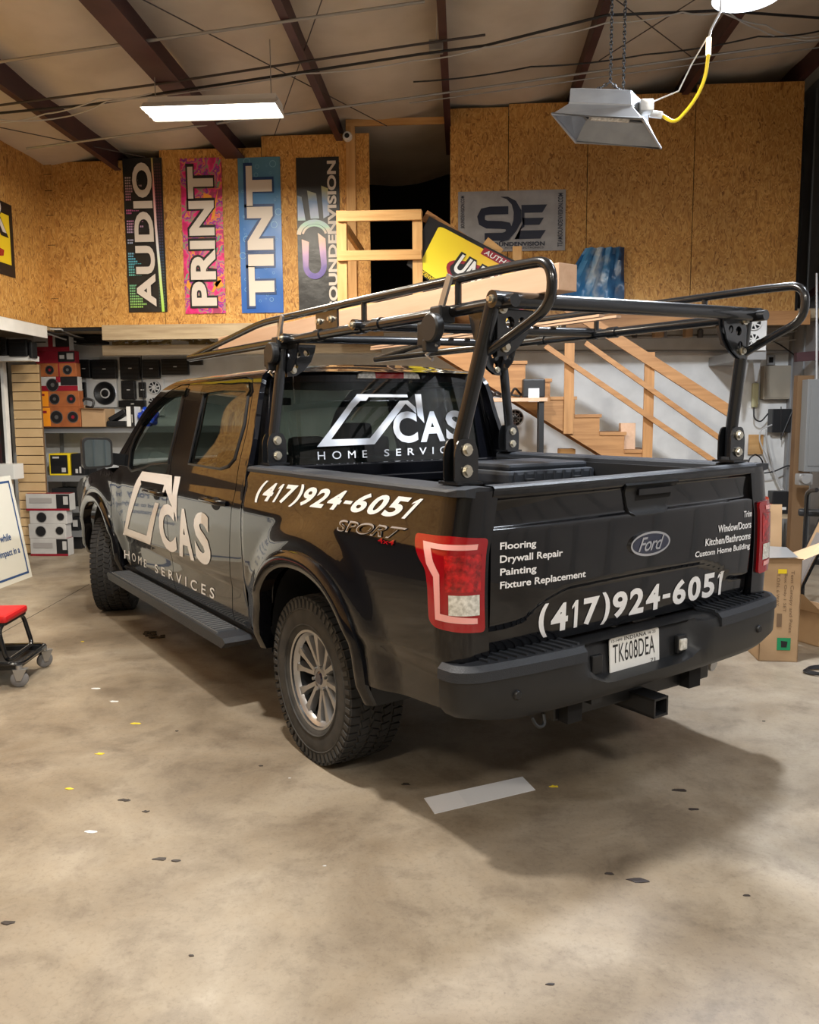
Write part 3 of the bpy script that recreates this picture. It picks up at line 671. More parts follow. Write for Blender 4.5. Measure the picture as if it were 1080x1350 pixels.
# --- body sides
def arch(cy,r=.50,top=.93,n=22,z0=.47):
    out=[]
    for k in range(n+1):
        t=PI*k/n; c,s_=math.cos(t),math.sin(t)
        out.append((cy-r*(abs(c)**.85)*(1 if c>0 else -1)*-1*-1, .44+(top-.44)*(abs(s_)**.85)))
    return out   # from +... towards -...
def arch_pts(cy,r,top,base,n=22): # from front (y=cy+r) to rear
    return [(cy+r*math.copysign(abs(math.cos(PI*k/n))**.9,math.cos(PI*k/n)),base+(top-base)*abs(math.sin(PI*k/n))**.82) for k in range(n+1)]
for s,S in SIDES:
    sub=TR
    bedo=[(.765,1.30),(.715,1.368),(-1.24,1.378),(-1.262,1.36),(-1.262,.745),(-1.075,.745),(-1.075,.57)]+arch_pts(.03,.50,.945,.52)[::-1]+[(.765,.50)]
    panel('bed_side',S,bedo,(),TR,M['paint'],.03,.025,.03)
    cabq=[(.905,1.21),(.945,.975),(1.0,.70),(1.03,.47),(.785,.47),(.785,1.22),(.775,1.40),(.79,1.50),(.825,1.67),(.85,1.84),(.885,1.90),(.93,1.925),(2.15,1.93),(2.38,1.905),(2.62,1.845),(2.80,1.765),(2.97,1.675),(3.12,1.550),(3.24,1.450),(3.36,1.36),(3.36,1.27),(3.30,1.29),(3.135,1.420),(3.05,1.520),(2.915,1.640),(2.765,1.716),(2.555,1.795),(2.40,1.843),(2.20,1.876),(1.10,1.882),(.985,1.868),(.925,1.80),(.895,1.56),(.90,1.38)]
    panel('cab_frame',S,cabq,(),TR,M['paint'],.05,.02,.03)
    rg=[(1.70,1.795),(1.71,1.828),(1.34,1.832),(1.03,1.826),(.985,1.80),(.953,1.614),(.978,1.417),(1.05,1.372),(1.17,1.352),(1.70,1.358)]
    fg=[(2.10,1.822),(2.278,1.810),(2.535,1.752),(2.737,1.675),(2.88,1.600),(3.0,1.490),(3.04,1.40),(3.03,1.275),(2.943,1.250),(2.665,1.288),(2.478,1.322),(2.11,1.345)]
    rdo=[(.913,1.21),(.953,.975),(1.008,.70),(1.038,.475),(2.066,.475),(2.052,1.25),(2.045,1.876),(1.10,1.874),(.99,1.860),(.932,1.80),(.903,1.56),(.908,1.38)]
    fdo=[(2.061,1.25),(2.075,.475),(3.12,.475),(3.20,.58),(3.30,.70),(3.345,.80),(3.42,1.02),(3.42,1.215),(3.33,1.25),(3.29,1.285),(3.13,1.41),(3.045,1.51),(2.91,1.632),(2.76,1.708),(2.55,1.787),(2.40,1.835),(2.20,1.868),(2.054,1.868)]
    rd=panel('rear_door',S,rdo,(rg,),TR,M['paint'],.05,.025,.03)
    fd=panel('front_door',S,fdo,(fg,),TR,M['paint'],.05,.025,.03)
    for d,gl,gm in ((rd,rg,M['glass']),(fd,fg,M['glass_front'])):
        g=panel('side_window',S,gl,(),d,gm,.1,.06,0,off=-.006)
        # rubber frame round the glass
        tb=G(); tb.tube([S(a,b,.002) for a,b in gl],.009,6,closed=True); tb.build('window_seal',M['black_plastic'],d)
    # rain visors over the windows
    for d,pts in ((rd,[(1.74,1.80),(1.73,1.852),(1.34,1.862),(1.0,1.852),(.95,1.80),(.975,1.77),(1.0,1.80),(1.34,1.812),(1.70,1.800)]),(fd,[(2.04,1.80),(2.04,1.850),(2.29,1.842),(2.56,1.78),(2.76,1.705),(2.90,1.63),(2.87,1.595),(2.72,1.66),(2.52,1.73),(2.28,1.785)])):
        panel('window_visor',S,pts,(),d,M['glass'],.08,.03,.012,off=.016)
    for d,(ya,yb,zm) in ((rd,(1.32,1.0,1.165)),(fd,(2.46,2.10,1.135))):
        hb=G()
        cup=[S(a,b,.001) for a,b in [(ya-.02+.5*(yb-ya)*(1-math.cos(t))*1.02,zm-.01+.042*math.sin(t)) for t in [0]]]
        pts=[S(ya,zm,.004),S(ya-.02,zm+.005,.045),S((ya+yb)/2,zm+.008,.055),S(yb+.03,zm+.005,.045),S(yb,zm,.004)]
        hb.tube(fillet(pts,.03,4),.016,10)
        hd=hb.build('door_handle',M['paint'],d)
        el=[((ya+yb)/2+.07*math.cos(t),zm-.012+.038*math.sin(t)) for t in [2*PI*k/18 for k in range(18)]]
        panel('handle_recess',S,el,(),d,M['dark'],None,None,0,off=.002)
    # rocker, front fender
    panel('rocker_panel',S,[(.775,.47),(3.26,.47),(3.20,.40),(.80,.40)],(),TR,M['black_plastic'],.2,.03,.05)
    fo=[(3.43,1.215),(3.43,1.02),(3.355,.80),(3.31,.70),(3.28,.60),(3.28,.44)]+[(a,b) for a,b in arch_pts(FY,.50,.945,.50) if a>3.30][::-1]+[(4.40,.50),(4.62,.52),(4.66,1.02),(4.50,1.10),(3.75,1.235)]
    panel('front_fender',S,fo,(),TR,M['paint'],.04,.03,.03)
    # wheel arch flares: swept lip
    for cy,nm in ((.03,'rear'),(FY,'front')):
        a_in=arch_pts(cy,.50,.945,.43,30); a_md=arch_pts(cy,.535,.985,.43,30); a_out=arch_pts(cy,.575,1.025,.43,30)
        vs=[]
        for i in range(31):
            q=[Vector(S(*a_in[i],-.05)),Vector(S(*a_in[i],.018)),Vector(S(*a_md[i],.034)),Vector(S((a_md[i][0]+a_out[i][0])/2,(a_md[i][1]+a_out[i][1])/2,.030)),Vector(S(*a_out[i],.010)),Vector(S(*a_out[i],-.004))]; vs+=q
        fs=[(i*6+j,i*6+j+1,i*6+7+j,i*6+6+j) for i in range(30) for j in range(5)]
        g=G(); g.add(vs,fs,True); g.build('wheel_arch_flare',M['paint'],TR)
        # liner
        l=G(); ring=arch_pts(cy,.51,.955,.40,20); vs=[]
        for a,b in ring: vs+=[(s*.93,a,b),(s*.50,a,b)]
        l.add(vs,[(2*i,2*i+2,2*i+3,2*i+1) for i in range(20)],True)
        n0=len(l.v); l.add([(s*.50,a,b) for a,b in ring],[tuple(range(21))])
        l.build('wheel_well',M['black_plastic'],TR)
    # running board
    rb=G(); x0,x1=s*.90,s*1.09
    bo=[(0.84,.43),(.80,.40),(.86,.36),(3.22,.36),(3.30,.39),(3.26,.43)]
    Mx=Matrix(((0,0,-s*1.0,s*1.09),(1,0,0,0),(0,1,0,0),(0,0,0,1)))
    rb.prism([(3.27,.435),(3.31,.415),(3.27,.375),(.86,.375),(.80,.415),(.84,.435)],.17,Mx)
    rbo=rb.build('running_board',M['grain_plastic'],TR)
    st=G()
    for k in range(48):
        y=1.0+k*.046; st.box((s*1.012,y,.441),(.115,.018,.016),Matrix.Rotation(.0,3,'Z'))
    st.b2((s*1.07,.95,.434),(s*1.078,3.2,.445)); st.b2((s*.945,.95,.434),(s*.952,3.2,.445))
    st.build('step_tread',M['step'],rbo)
    br=G()
    for y in (1.2,2.1,3.0): br.bar((s*.95,y,.37),(s*.72,y,.45),.05,.03)
    br.build('step_bracket',M['black_plastic'],rbo)
    # tail light
    tl=[(-.906,1.218),(-.916,1.177),(-.946,1.133),(-.995,1.094),(-1.012,1.03),(-1.018,.908),(-1.05,.888),(-1.148,.874),(-1.258,.862),(-1.258,1.208),(-1.103,1.224)]
    t=panel('tail_light',S,[(p[0],p[1]) for p in fil2(tl,.02,3)],(),TR,M['red_lens'],.02,.03,.02,off=.014)
    lg=[(-.968,1.196),(-1.215,1.192),(-1.215,1.172),(-1.022,1.176),(-1.046,1.128),(-1.076,1.085),(-1.080,.942),(-1.226,.920),(-1.226,.899),(-1.058,.918),(-1.048,1.074),(-1.004,1.116)]
    panel('light_guide',S,lg,(),t,M['pink_lens'],.02,None,.0,off=.0165)
    panel('reverse_lens',S,[(-1.113,1.012),(-1.236,1.006),(-1.236,.930),(-1.113,.938)],(),t,M['clear_lens'],.02,None,.0,off=.0165)
    panel('brake_lens',S,[(-1.09,1.155),(-1.24,1.155),(-1.24,1.018),(-1.10,1.022)],(),t,M['red_deep'],.02,None,0,off=.016)
    # bed rail cap and inner bed wall
    rc=G(); prof=[(.955,1.362),(.957,1.378),(.948,1.388),(.86,1.394),(.80,1.390),(.788,1.38),(.788,1.34)]
    ys=[.735,.2,-.3,-.8,-1.06,-1.105,-1.125]; ins=[0,0,0,0,0,.01,.03]; vs=[]
    for y,i_ in zip(ys,ins):
        for x,z in prof: vs.append(tilt(s*(min(x,.957-i_*1.2)),y,z+(.01 if y<-.3 else 0)*0))
    k=len(prof); fs=[(i*k+j,i*k+j+1,i*k+k+j+1,i*k+k+j) for i in range(len(ys)-1) for j in range(k-1)]
    rc.add(vs,fs); rc.add(vs[-k:],[tuple(range(k))]); rc.build('bed_rail_cap',M['grain_plastic'],TR)
    iw=G(); iw.b2(tilt(s*.79,.70,.86),tilt(s*.76,-1.08,1.36)); 
    iw.b2((s*.80,.48,.86),(s*.56,-.46,1.10),.03); iw.build('bed_inner_wall',M['black_plastic'],TR)
# bed floor, headboard, underbody
g=G(); g.b2((-.80,.70,.84),(.80,-1.08,.87))
for k in range(14): g.b2((-.74+k*.112,.69,.87),(-.68+k*.112,-1.07,.885),.004)
g.build('bed_floor',M['black_plastic'],TR)
g=G(); g.b2((-.80,.735,.60),(.80,.70,1.385),.01)
for k in range(4): g.b2((-.78,.70,.93+k*.11),(.78,.685,.98+k*.11),.008)
g.build('bed_headboard',M['paint'],TR)
g=G()
for s in (-1,1): g.b2((s*.42,-1.15,.42),(s*.34,4.5,.58))
for y in (-1.0,-.4,.6,1.6,2.6,3.4): g.b2((-.42,y,.44),(.42,y+.08,.54))
g.b2((-.86,.55,.44),(.86,3.3,.50)); g.build('frame_rail',M['dark'],TR)
g=G(); g.cyl((-.75,0,.40),(.75,0,.40),.045,14); g.lathe([(0,-.16),(.10,-.13),(.15,-.05),(.15,.05),(.10,.13),(0,.16)],(0,0,.40),'y',20); g.cyl((-.75,FY,.40),(.75,FY,.40),.035,12); g.build('rear_axle',M['black_plastic'],TR)
g=G(); g.tube(fillet([(.55,1.6,.40),(.55,.5,.42),(.62,-.3,.62),(.60,-.7,.50),(.66,-1.05,.45)],.15),.035,12); g.b2((.40,.4,.36),(.62,1.2,.52),.05); g.build('exhaust_pipe',M['steel'],TR)
g=G(); g.tube(fillet([(-.2,-.35,.44),(.2,-.35,.44)],.1),.1,16); g.build('spare_tyre',M['tread'],TR)
# --- tailgate
gate=[(-.80,.76),(.80,.76),(.805,1.30),(.795,1.385),(-.795,1.385),(-.805,1.30)]
hp=[(-.115,1.352),(.215,1.352),(.160,1.235),(.128,1.222),(-.050,1.222),(-.072,1.238)]
OUTB=Vector((0,-1,0))
tg=panel('tailgate',S_gate,gate,(),TR,M['paint'],.04,.012,.05,outdir=OUTB)
g=G(); g.b2(tilt(-.79,-1.13,1.376)+(),tilt(.79,-1.075,1.380),.0) if False else None
prof=[(-1.158,1.376),(-1.160,1.386),(-1.150,1.394),(-1.10,1.396),(-1.07,1.392),(-1.066,1.37)]
xs=[-.80,-.6,-.3,0,.3,.6,.80]; vs=[]
for x in xs:
    for y,z in prof: vs.append(tilt(x,y+.05*(abs(x)/.80)**4*.35,z))
k=len(prof); g.add(vs,[(i*k+j,i*k+j+1,i*k+k+j+1,i*k+k+j) for i in range(6) for j in range(k-1)]); g.build('tailgate_cap',M['grain_plastic'],tg)
g=G(); g.b2((-.79,-1.10,.80),(.79,-1.07,1.37)); g.build('tailgate_inner_skin',M['black_plastic'],tg)
panel('handle_bezel',S_gate,hp,(),tg,M['black_plastic'],.05,.03,.012,off=.010,outdir=OUTB)
panel('handle_recess',S_gate,[(-.040,1.325),(.190,1.325),(.185,1.285),(-.035,1.283)],(),tg,M['dark'],.1,None,0,off=.0115,outdir=OUTB)
panel('tailgate_handle',S_gate,[(-.036,1.332),(.188,1.332),(.186,1.306),(-.034,1.306)],(),tg,M['paint'],.1,None,.02,off=.026,outdir=OUTB)
ov=lambda a,b,n=40:[(.047+a*math.cos(2*PI*k/n),1.097+b*math.sin(2*PI*k/n)) for k in range(n)]
e=panel('oval_emblem',S_gate,ov(.124,.052),(),tg,M['chrome'],None,None,.012,off=.012,outdir=OUTB)
panel('emblem_field',S_gate,ov(.113,.042),(),e,M['blue_oval'],None,None,0,off=.0135,outdir=OUTB)
decal_text('emblem_script','Ford',S_gate,[(-.028,1.128),(.127,1.128),(.122,1.068),(-.035,1.068)],M['chrome'],e,.0155,.01,.9,.35)
V=M['white_vinyl']
for s_,c in (('Flooring',[(-.765,1.184),(-.594,1.178),(-.594,1.143),(-.765,1.149)]),('Drywall Repair',[(-.765,1.135),(-.456,1.127),(-.456,1.092),(-.765,1.099)]),
 ('Painting',[(-.763,1.086),(-.590,1.081),(-.590,1.045),(-.763,1.051)]),('Fixture Replacement',[(-.762,1.036),(-.327,1.028),(-.327,.992),(-.762,1.000)]),
 ('Trim',[(.722,1.176),(.792,1.175),(.792,1.145),(.722,1.146)]),('Window/Doors',[(.520,1.129),(.792,1.126),(.792,1.090),(.520,1.094)]),
 ('Kitchen/Bathrooms',[(.430,1.076),(.792,1.072),(.792,1.036),(.430,1.042)]),('Custom Home Building',[(.360,1.025),(.793,1.020),(.793,.984),(.360,.991)])):
    decal_text('lettering',s_,S_gate,c,V,tg,.003,.022 if s_[0]!='(' else .028,1.0 if s_[0]!='(' else 1.08,0)
phone(S_gate,[(-.556,.917),(.612,.917),(.612,.780),(-.556,.780)],V,tg)
# --- side lettering
DL=D.objects
doorL=[o for o in D.objects if o.name.startswith('front_door') and o.type=='MESH'][0]
bedL=[o for o in D.objects if o.name.startswith('bed_side')][0]
phone(S_side,[(.588,1.325),(-.885,1.349),(-.872,1.250),(.578,1.208)],V,bedL,1)
decal_text('badge','SPORT',S_side,[(-.30,1.208),(-.835,1.226),(-.772,1.176),(-.31,1.158)],M['badge'],bedL,.005,.02,1.0,.2)
decal_text('badge','SPORT',S_side,[(-.312,1.201),(-.818,1.219),(-.772,1.182),(-.32,1.164)],M['paint'],bedL,.006,.0,1.0,.2)
decal_text('badge','4x4',S_side,[(-.64,1.168),(-.77,1.173),(-.76,1.151),(-.65,1.148)],M['red_lens'],bedL,.005,.01)
logo=[(2.69,1.262),(2.05,1.272),(2.04,1.20),(2.15,1.100),(2.165,1.190),(2.60,1.190),(3.02,.795),(2.567,.799),(2.297,1.064),(2.209,1.068),(2.500,.738),(3.18,.735)]
LG=[[(2.67,1.262),(2.03,1.270),(2.03,1.200),(2.67,1.196)],[(2.67,1.262),(2.67,1.196),(2.64,1.17),(3.10,.76),(3.20,.735),(2.76,1.196)],[(3.20,.735),(2.505,.738),(2.565,.800),(3.07,.797)],[(2.565,.800),(2.505,.738),(2.215,1.066),(2.30,1.066)],
    [(2.03,1.270),(2.12,1.225),(2.155,1.108),(2.085,1.172),(2.06,1.20)],[(2.11,1.268),(2.00,1.270),(1.845,.969),(1.875,1.02),(2.085,1.175)],[(1.945,1.267),(1.828,1.271),(1.850,.969),(1.93,1.11)]]
decal_poly('logo',LG,S_side,V,doorL,.003)
for ch,c in (('C',[(2.235,1.072),(1.895,1.082),(1.895,.755),(2.235,.744)]),('A',[(1.860,1.072),(1.575,1.076),(1.575,.752),(1.860,.747)]),('S',[(1.525,1.076),(1.262,1.086),(1.270,.758),(1.535,.758)])):
    decal_text('lettering',ch,S_side,c,V,doorL,.0035,.04)
decal_text('lettering','HOME',S_side,[(3.20,.612),(2.67,.603),(2.70,.538),(3.20,.543)],V,doorL,.003,.0,1.7)
decal_text('lettering','SERVICES',S_side,[(2.475,.603),(1.29,.623),(1.31,.552),(2.476,.539)],V,doorL,.003,.01,1.7)
decal_text('badge','F-150',S_side,[(3.80,1.212),(3.50,1.220),(3.48,1.183),(3.78,1.176)],M['chrome'],TR,.006,.02)
# --- cab back
gb=fil2([(-.69,1.845),(.69,1.845),(.72,1.40),(.68,1.345),(-.68,1.345),(-.72,1.40)],.06,4)
def bx(z): return half(z,.8)-.045
bo=[(-bx(z),z) for z in (.60,1.0,1.2,1.4,1.6,1.75,1.84,1.885,1.905)]+[(bx(z),z) for z in (1.905,1.885,1.84,1.75,1.6,1.4,1.2,1.0,.60)]
cb=panel('cab_rear',S_back,bo,(gb,),TR,M['paint'],.05,.03,.02,outdir=OUTB)
rw=panel('rear_window',S_back,gb,(),cb,M['glass'],.06,.06,0,off=-.003,outdir=OUTB)
WV_=M['white_glass_vinyl']
RL=[[(-.215,1.772),(.141,1.768),(.144,1.751),(-.138,1.755),(-.158,1.733),(-.198,1.733),(-.250,1.690),(-.27,1.72)],[(-.27,1.72),(-.250,1.690),(-.414,1.513),(-.504,1.474)],[(-.504,1.474),(-.414,1.513),(-.158,1.511),(-.131,1.475)],[(-.158,1.511),(-.131,1.475),(.107,1.700),(.122,1.712),(.141,1.732),(.08,1.731)],[(.08,1.731),(.141,1.732),(.194,1.689),(.196,1.650),(.122,1.712)],[(.199,1.770),(.247,1.770),(.249,1.590),(.203,1.637)]]
decal_poly('logo',RL,S_back,WV_,cb,.002)
for ch,c in (('C',[(.018,1.668),(.195,1.664),(.188,1.473),(.005,1.476)]),('A',[(.218,1.664),(.418,1.661),(.402,1.475),(.206,1.475)]),('S',[(.428,1.666),(.580,1.664),(.566,1.474),(.412,1.475)])): decal_text('lettering',ch,S_back,c,WV_,cb,.0025,.035)
decal_text('lettering','HOME',S_back,[(-.505,1.446),(-.188,1.442),(-.191,1.399),(-.507,1.400)],WV_,cb,.002,.0,1.9)
decal_text('lettering','SERVICES',S_back,[(-.068,1.442),(.577,1.442),(.571,1.396),(-.073,1.400)],WV_,cb,.002,.01,1.9)
cl=[(.02+x,z) for x,z in ((-.225,1.866),(-.215,1.893),(-.18,1.903),(.18,1.903),(.215,1.893),(.225,1.866))]
ch=panel('high_brake_light',S_back,cl,(),cb,M['clear_lens'],.05,None,.02,off=.012,outdir=OUTB)
panel('red_lens',S_back,[(-.08,1.866),(-.085,1.902),(.125,1.902),(.12,1.866)],(),ch,M['red_lens'],None,None,0,off=.0145,outdir=OUTB)
# corner strips between cab side and back
zz=[.60,.8,1.0,1.2,1.3,1.4,1.5,1.6,1.7,1.8,1.84,1.885,1.905]
for s,S in SIDES:
    vs=[];N=6
    for z in zz:
        ye=np.interp(z,[1.22,1.40,1.50,1.67,1.84,1.90],[.785,.775,.79,.825,.85,.885]); p=Vector(S(float(ye)+.004,z)); q=Vector(S_back(s*bx(z),z)); c=Vector((p.x,q.y-.004,(p.z+q.z)/2))
        for k in range(N+1): t=k/N; vs.append(p*(1-t)**2+c*2*t*(1-t)+q*t*t)
    fs=[(i*(N+1)+j,i*(N+1)+j+1,(i+1)*(N+1)+j+1,(i+1)*(N+1)+j) for i in range(len(zz)-1) for j in range(N)]
    g=G(); g.add(vs,fs,True); g.build('cab_corner',M['paint'],TR)
# roof
ys=[.845,.87,.90,.95,1.1,1.4,1.8,2.1,2.3,2.40]; N=16; vs=[]
for y in ys:
    ze=float(np.interp(y,[.845,.87,.90,.95,2.1,2.3,2.40],[1.893,1.905,1.915,1.925,1.925,1.915,1.90])); h=half(ze,1.2)-.002
    cr=.028 if y>.9 else .012
    for k in range(N+1):
        t=-1+2*k/N; yy=y-(.05*(1-t*t) if y<.9 else 0)*(1 if y<.86 else .5); vs.append(tilt(h*t,yy,ze+cr*(1-abs(t)**2.4)))
fs=[(i*(N+1)+j,i*(N+1)+j+1,(i+1)*(N+1)+j+1,(i+1)*(N+1)+j) for i in range(len(ys)-1) for j in range(N)]
g=G(); g.add(vs,fs,True); roof=g.build('roof',M['paint'],TR)
g=G(); g.add([tilt(-.55,.84,1.905),tilt(.55,.84,1.905),tilt(.55,.83,1.90),tilt(-.55,.83,1.90)],[(0,1,2,3)])
g=G(); g.b2((-.62,2.5,1.86),(.62,.95,1.90),.02); g.build('headliner',mat('grey_headliner',(.18,.17,.16),.9),TR)
# windshield, hood and front
def loft(rows,name,m,parent=TR):
    n=len(rows[0]); g=G(); g.add([p for r in rows for p in r],[(i*n+j,i*n+j+1,(i+1)*n+j+1,(i+1)*n+j) for i in range(len(rows)-1) for j in range(n-1)],True); return g.build(name,m,parent)
def row(y,z,h,by,cz,n=12): return [tilt(h*(-1+2*k/n),y+by*(1-(-1+2*k/n)**2),z+cz*(1-(-1+2*k/n)**2)) for k in range(n+1)]
loft([row(2.40,1.90,.70,.05,.028),row(2.62,1.80,.74,.10,.02),row(3.0,1.56,.81,.12,.0),row(3.32,1.32,.86,.16,-.01)],'windshield',M['glass_front'])
loft([row(3.32,1.26,.90,.16,.03),row(3.7,1.235,.93,.1,.05),row(4.2,1.18,.92,.1,.06),row(4.62,1.08,.88,.16,.05),row(4.68,1.0,.88,.16,.03)],'hood',M['paint'])
g=G(); g.b2((-.88,4.60,.55),(.88,4.86,.72),.05); g.build('front_bumper',M['black_plastic'],TR)
gr=G(); gr.b2((-.60,4.70,.76),(.60,4.80,1.0),.03); gr.m=1
for k in range(3): gr.b2((-.56,4.80,.79+k*.07),(.56,4.82,.815+k*.07),.005)
gr.build('grille',[M['black_plastic'],M['rim_dark']],TR)
for s in (-1,1):
    g=G(); g.b2((s*.60,4.62,.78),(s*.90,4.77,1.0),.04); g.build('headlight',M['clear_lens'],TR)
# interior
def headrest_seat(x,y,wd):
    g=G(); g.box((x,y,1.12),(wd,.15,.62),Matrix.Rotation(-.25,3,'X'),.06); g.box((x,y+.25,.86),(wd,.55,.16),None,.05); return g
for x in (-.38,.38):
    g=headrest_seat(x,1.95,.50); g.box((x,1.86,1.52),(.26,.10,.17),Matrix.Rotation(-.2,3,'X'),.04); g.cyl((x-.06,1.88,1.42),(x-.06,1.88,1.50),.008); g.cyl((x+.06,1.88,1.42),(x+.06,1.88,1.50),.008); g.build('front_seat',M['seat'],TR)
g=headrest_seat(0,1.10,1.35)
for x in (-.45,0,.45): g.box((x,1.02,1.47),(.24,.09,.13),None,.04)
g.build('rear_seat',M['seat'],TR)
g=G(); g.b2((-.85,3.35,.95),(.85,2.85,1.28),.06); g.b2((-.12,2.9,.6),(.12,2.0,.95),.03); g.build('dashboard',M['seat'],TR)
g=G(); c=Vector((-.38,2.72,1.16)); Rm=Matrix.Rotation(.45,3,'X')
g.tube([c+Rm@Vector((.185*math.cos(2*PI*k/28),0,.185*math.sin(2*PI*k/28))) for k in range(28)],.014,8,closed=True); g.box(c,(.12,.03,.10),Rm,.01); g.bar(c-Rm@Vector((.18,0,0)),c+Rm@Vector((.18,0,0)),.03,.015); g.build('steering_wheel',M['seat'],TR)
g=G(); g.b2((-.86,.92,.60),(.86,3.4,.66)); g.b2((-.84,.88,.66),(.84,.93,1.0)); g.build('cab_floor',M['dark'],TR)
# mirrors
for s in (-1,1):
    g=G(); c=Vector((s*1.165,3.10,1.39)); Rm=Matrix.Rotation(s*.12,3,'Z')
    hp_=fil2([(-.108,-.112),(.108,-.122),(.108,.095),(.082,.118),(-.085,.113),(-.108,.085)],.03,3)
    Mx=Matrix.Translation(c)@Rm.to_4x4()@Matrix(((s,0,0,0),(0,0,1,-.02),(0,1,0,0),(0,0,0,1)))
    g.prism(hp_,.15,Mx); g.bar((s*1.06,3.18,1.34),(s*.93,3.22,1.32),.10,.09)
    mo=g.build('side_mirror',M['black_plastic'],TR)
    g=G(); g.add([Mx@Vector((x*.86,y*.86,-.004)) for x,y in hp_],[tuple(range(len(hp_)))]); g.build('mirror_glass',M['mirror'],mo)
g=G(); g.b2((-.10,2.42,1.74),(.14,2.45,1.80),.015); g.build('rear_view_mirror',M['black_plastic'],TR)
# --- rear bumper, lofted along its plan line
def tiltz(x): return .014*(x+.95)
def yb_(x): return -1.25+.075*abs(x)**3
def bplan():
    out=[]
    for x in [-.86,-.8,-.7,-.6,-.5,-.42,-.38,-.34,-.30,-.26,-.22,-.1,0,.1,.17,.22,.26,.30,.34,.38,.42,.5,.6,.7,.8,.86]: out.append((x,yb_(x),0,1))
    def corner(s):
        y0=yb_(.86); o=[]
        for k in range(1,7):
            t=k/6*PI/2*.98; o.append((s*(.86+.13*math.sin(t)),y0+.02*k/6+.075*(1-math.cos(t)),-s*math.sin(t),math.cos(t)))
        o.append((s*.992,-1.06,-s,0)); return o
    return corner(-1)[::-1]+out+corner(1)
def bsec(x,y,nx_,ny_):
    w=1-sstep(.22,.42,abs(x+.05)); ax=abs(x); e=sstep(.86,.99,ax)
    zt=.745+tiltz(x)-.0*e; zb=.522+tiltz(x)+.035*sstep(.72,.99,ax)
    P=[(.17*(1-e)+.05*e,zt-.004),(.05,zt),(.085*w+.012,zt-.010-.008*w),(.085*w,zt-.035),(.070*w,(zt-.05)*(1-w)+(zb+.075)*w),(0,(zt-.10)*(1-w)+(zb+.062)*w),(.003,zb+.03),(.028,zb),(.15*(1-e)+.05*e,zb+.012)]
    return [(x+nx_*d,y+ny_*d,z) for d,z in P]
PL=bplan(); vs=[p for q in PL for p in bsec(*q)]; k=9
g=G(); g.add(vs,[(i*k+j,i*k+(j+1)%k,(i+1)*k+(j+1)%k,(i+1)*k+j) for i in range(len(PL)-1) for j in range(k)],True); g.add(vs[:k],[tuple(range(k))]); g.add(vs[-k:],[tuple(range(k))])
bu=g.build('rear_bumper',M['black_plastic'],TR)
def bprof(x):
    q=bsec(x,yb_(x),0,1); return [(p[1],p[2]) for p in q]
for s in (-1,1):   # step pads with raised ribs, following the plan line round the corner
    PP=[q for q in PL if q[0]*s>.40]; vs=[]
    for x,y,nx_,ny_ in PP:
        zt=.745+tiltz(x)+.012; e=sstep(.86,.99,abs(x)); dd=.15*(1-e)+.045*e
        for d,z in ((dd,zt-.002),(.014,zt-.002),(-.006,zt-.022),(-.008,zt-.060),(.004,zt-.064)): vs.append((x+nx_*d,y+ny_*d,z))
    g=G(); g.add(vs,[(i*5+j,i*5+j+1,i*5+6+j,i*5+5+j) for i in range(len(PP)-1) for j in range(4)],True); g.add(vs[:5],[tuple(range(5))]); g.add(vs[-5:],[tuple(range(5))])
    pad=g.build('step_pad',M['grain_plastic'],bu)
    g=G()
    for i in range(11):
        ax=.44+i*.042; P=bprof(s*ax); zt=P[1][1]+.014; yo=P[3][0]
        g.bar((s*ax,-1.10,zt+.0),(s*(ax-.012),yo+.03,zt+.0),.012,.008)
    g.build('step_rib',M['grain_plastic'],pad)
    g=G(); P=bprof(s*.66); g.lathe([(0,-.010),(.014,-.010),(.019,-.004),(.020,.01)],(s*.75,yb_(.75),.625+tiltz(s*.75)),'y',18); g.build('parking_sensor',M['rim_dark'],bu)
    g=G(); g.b2((-.05+s*.262-.03,-1.205,.62),(-.05+s*.262+.03,-1.185,.70),.006); g.build('plate_lamp',M['black_plastic'],bu)
g=G(); g.b2((.19,-1.215,.635),(.235,-1.19,.685),.006); g.build('plate_lamp_lens',M['clear_lens'],bu)
# plate
def S_plate(x,z,off=0):
    return (x-.07,-1.185+.05*(z-.64)-off,z+.018+.014*(x+.95))
po=fil2([(-.152,.717),(.152,.717),(.152,.567),(-.152,.567)],.012,3)
pl=panel('license_plate',S_plate,po,(),bu,mat('plate_white',(.90,.91,.90),.4),None,None,.004,outdir=OUTB)
INK=mat('black_ink',(.01,.01,.012),.5); 
decal_text('lettering','TK608DEA',S_plate,[(-.135,.690),(.122,.690),(.122,.612),(-.135,.612)],INK,pl,.0012,.0,1.05,0,None)
decal_text('lettering','INDIANA',S_plate,[(-.065,.713),(.070,.713),(.070,.697),(-.065,.697)],INK,pl,.0012,.01,1.1,0,None)
decal_text('lettering','71',S_plate,[(.095,.592),(.125,.592),(.125,.575),(.095,.575)],INK,pl,.0012,.01,1,0,None)
decal_text('lettering','12-1499',S_plate,[(-.142,.710),(-.078,.710),(-.078,.699),(-.142,.699)],INK,pl,.0012,.0,1,0,None)
decal_text('lettering','18 23',S_plate,[(.082,.710),(.128,.710),(.128,.699),(.082,.699)],INK,pl,.0012,.0,1,0,None)
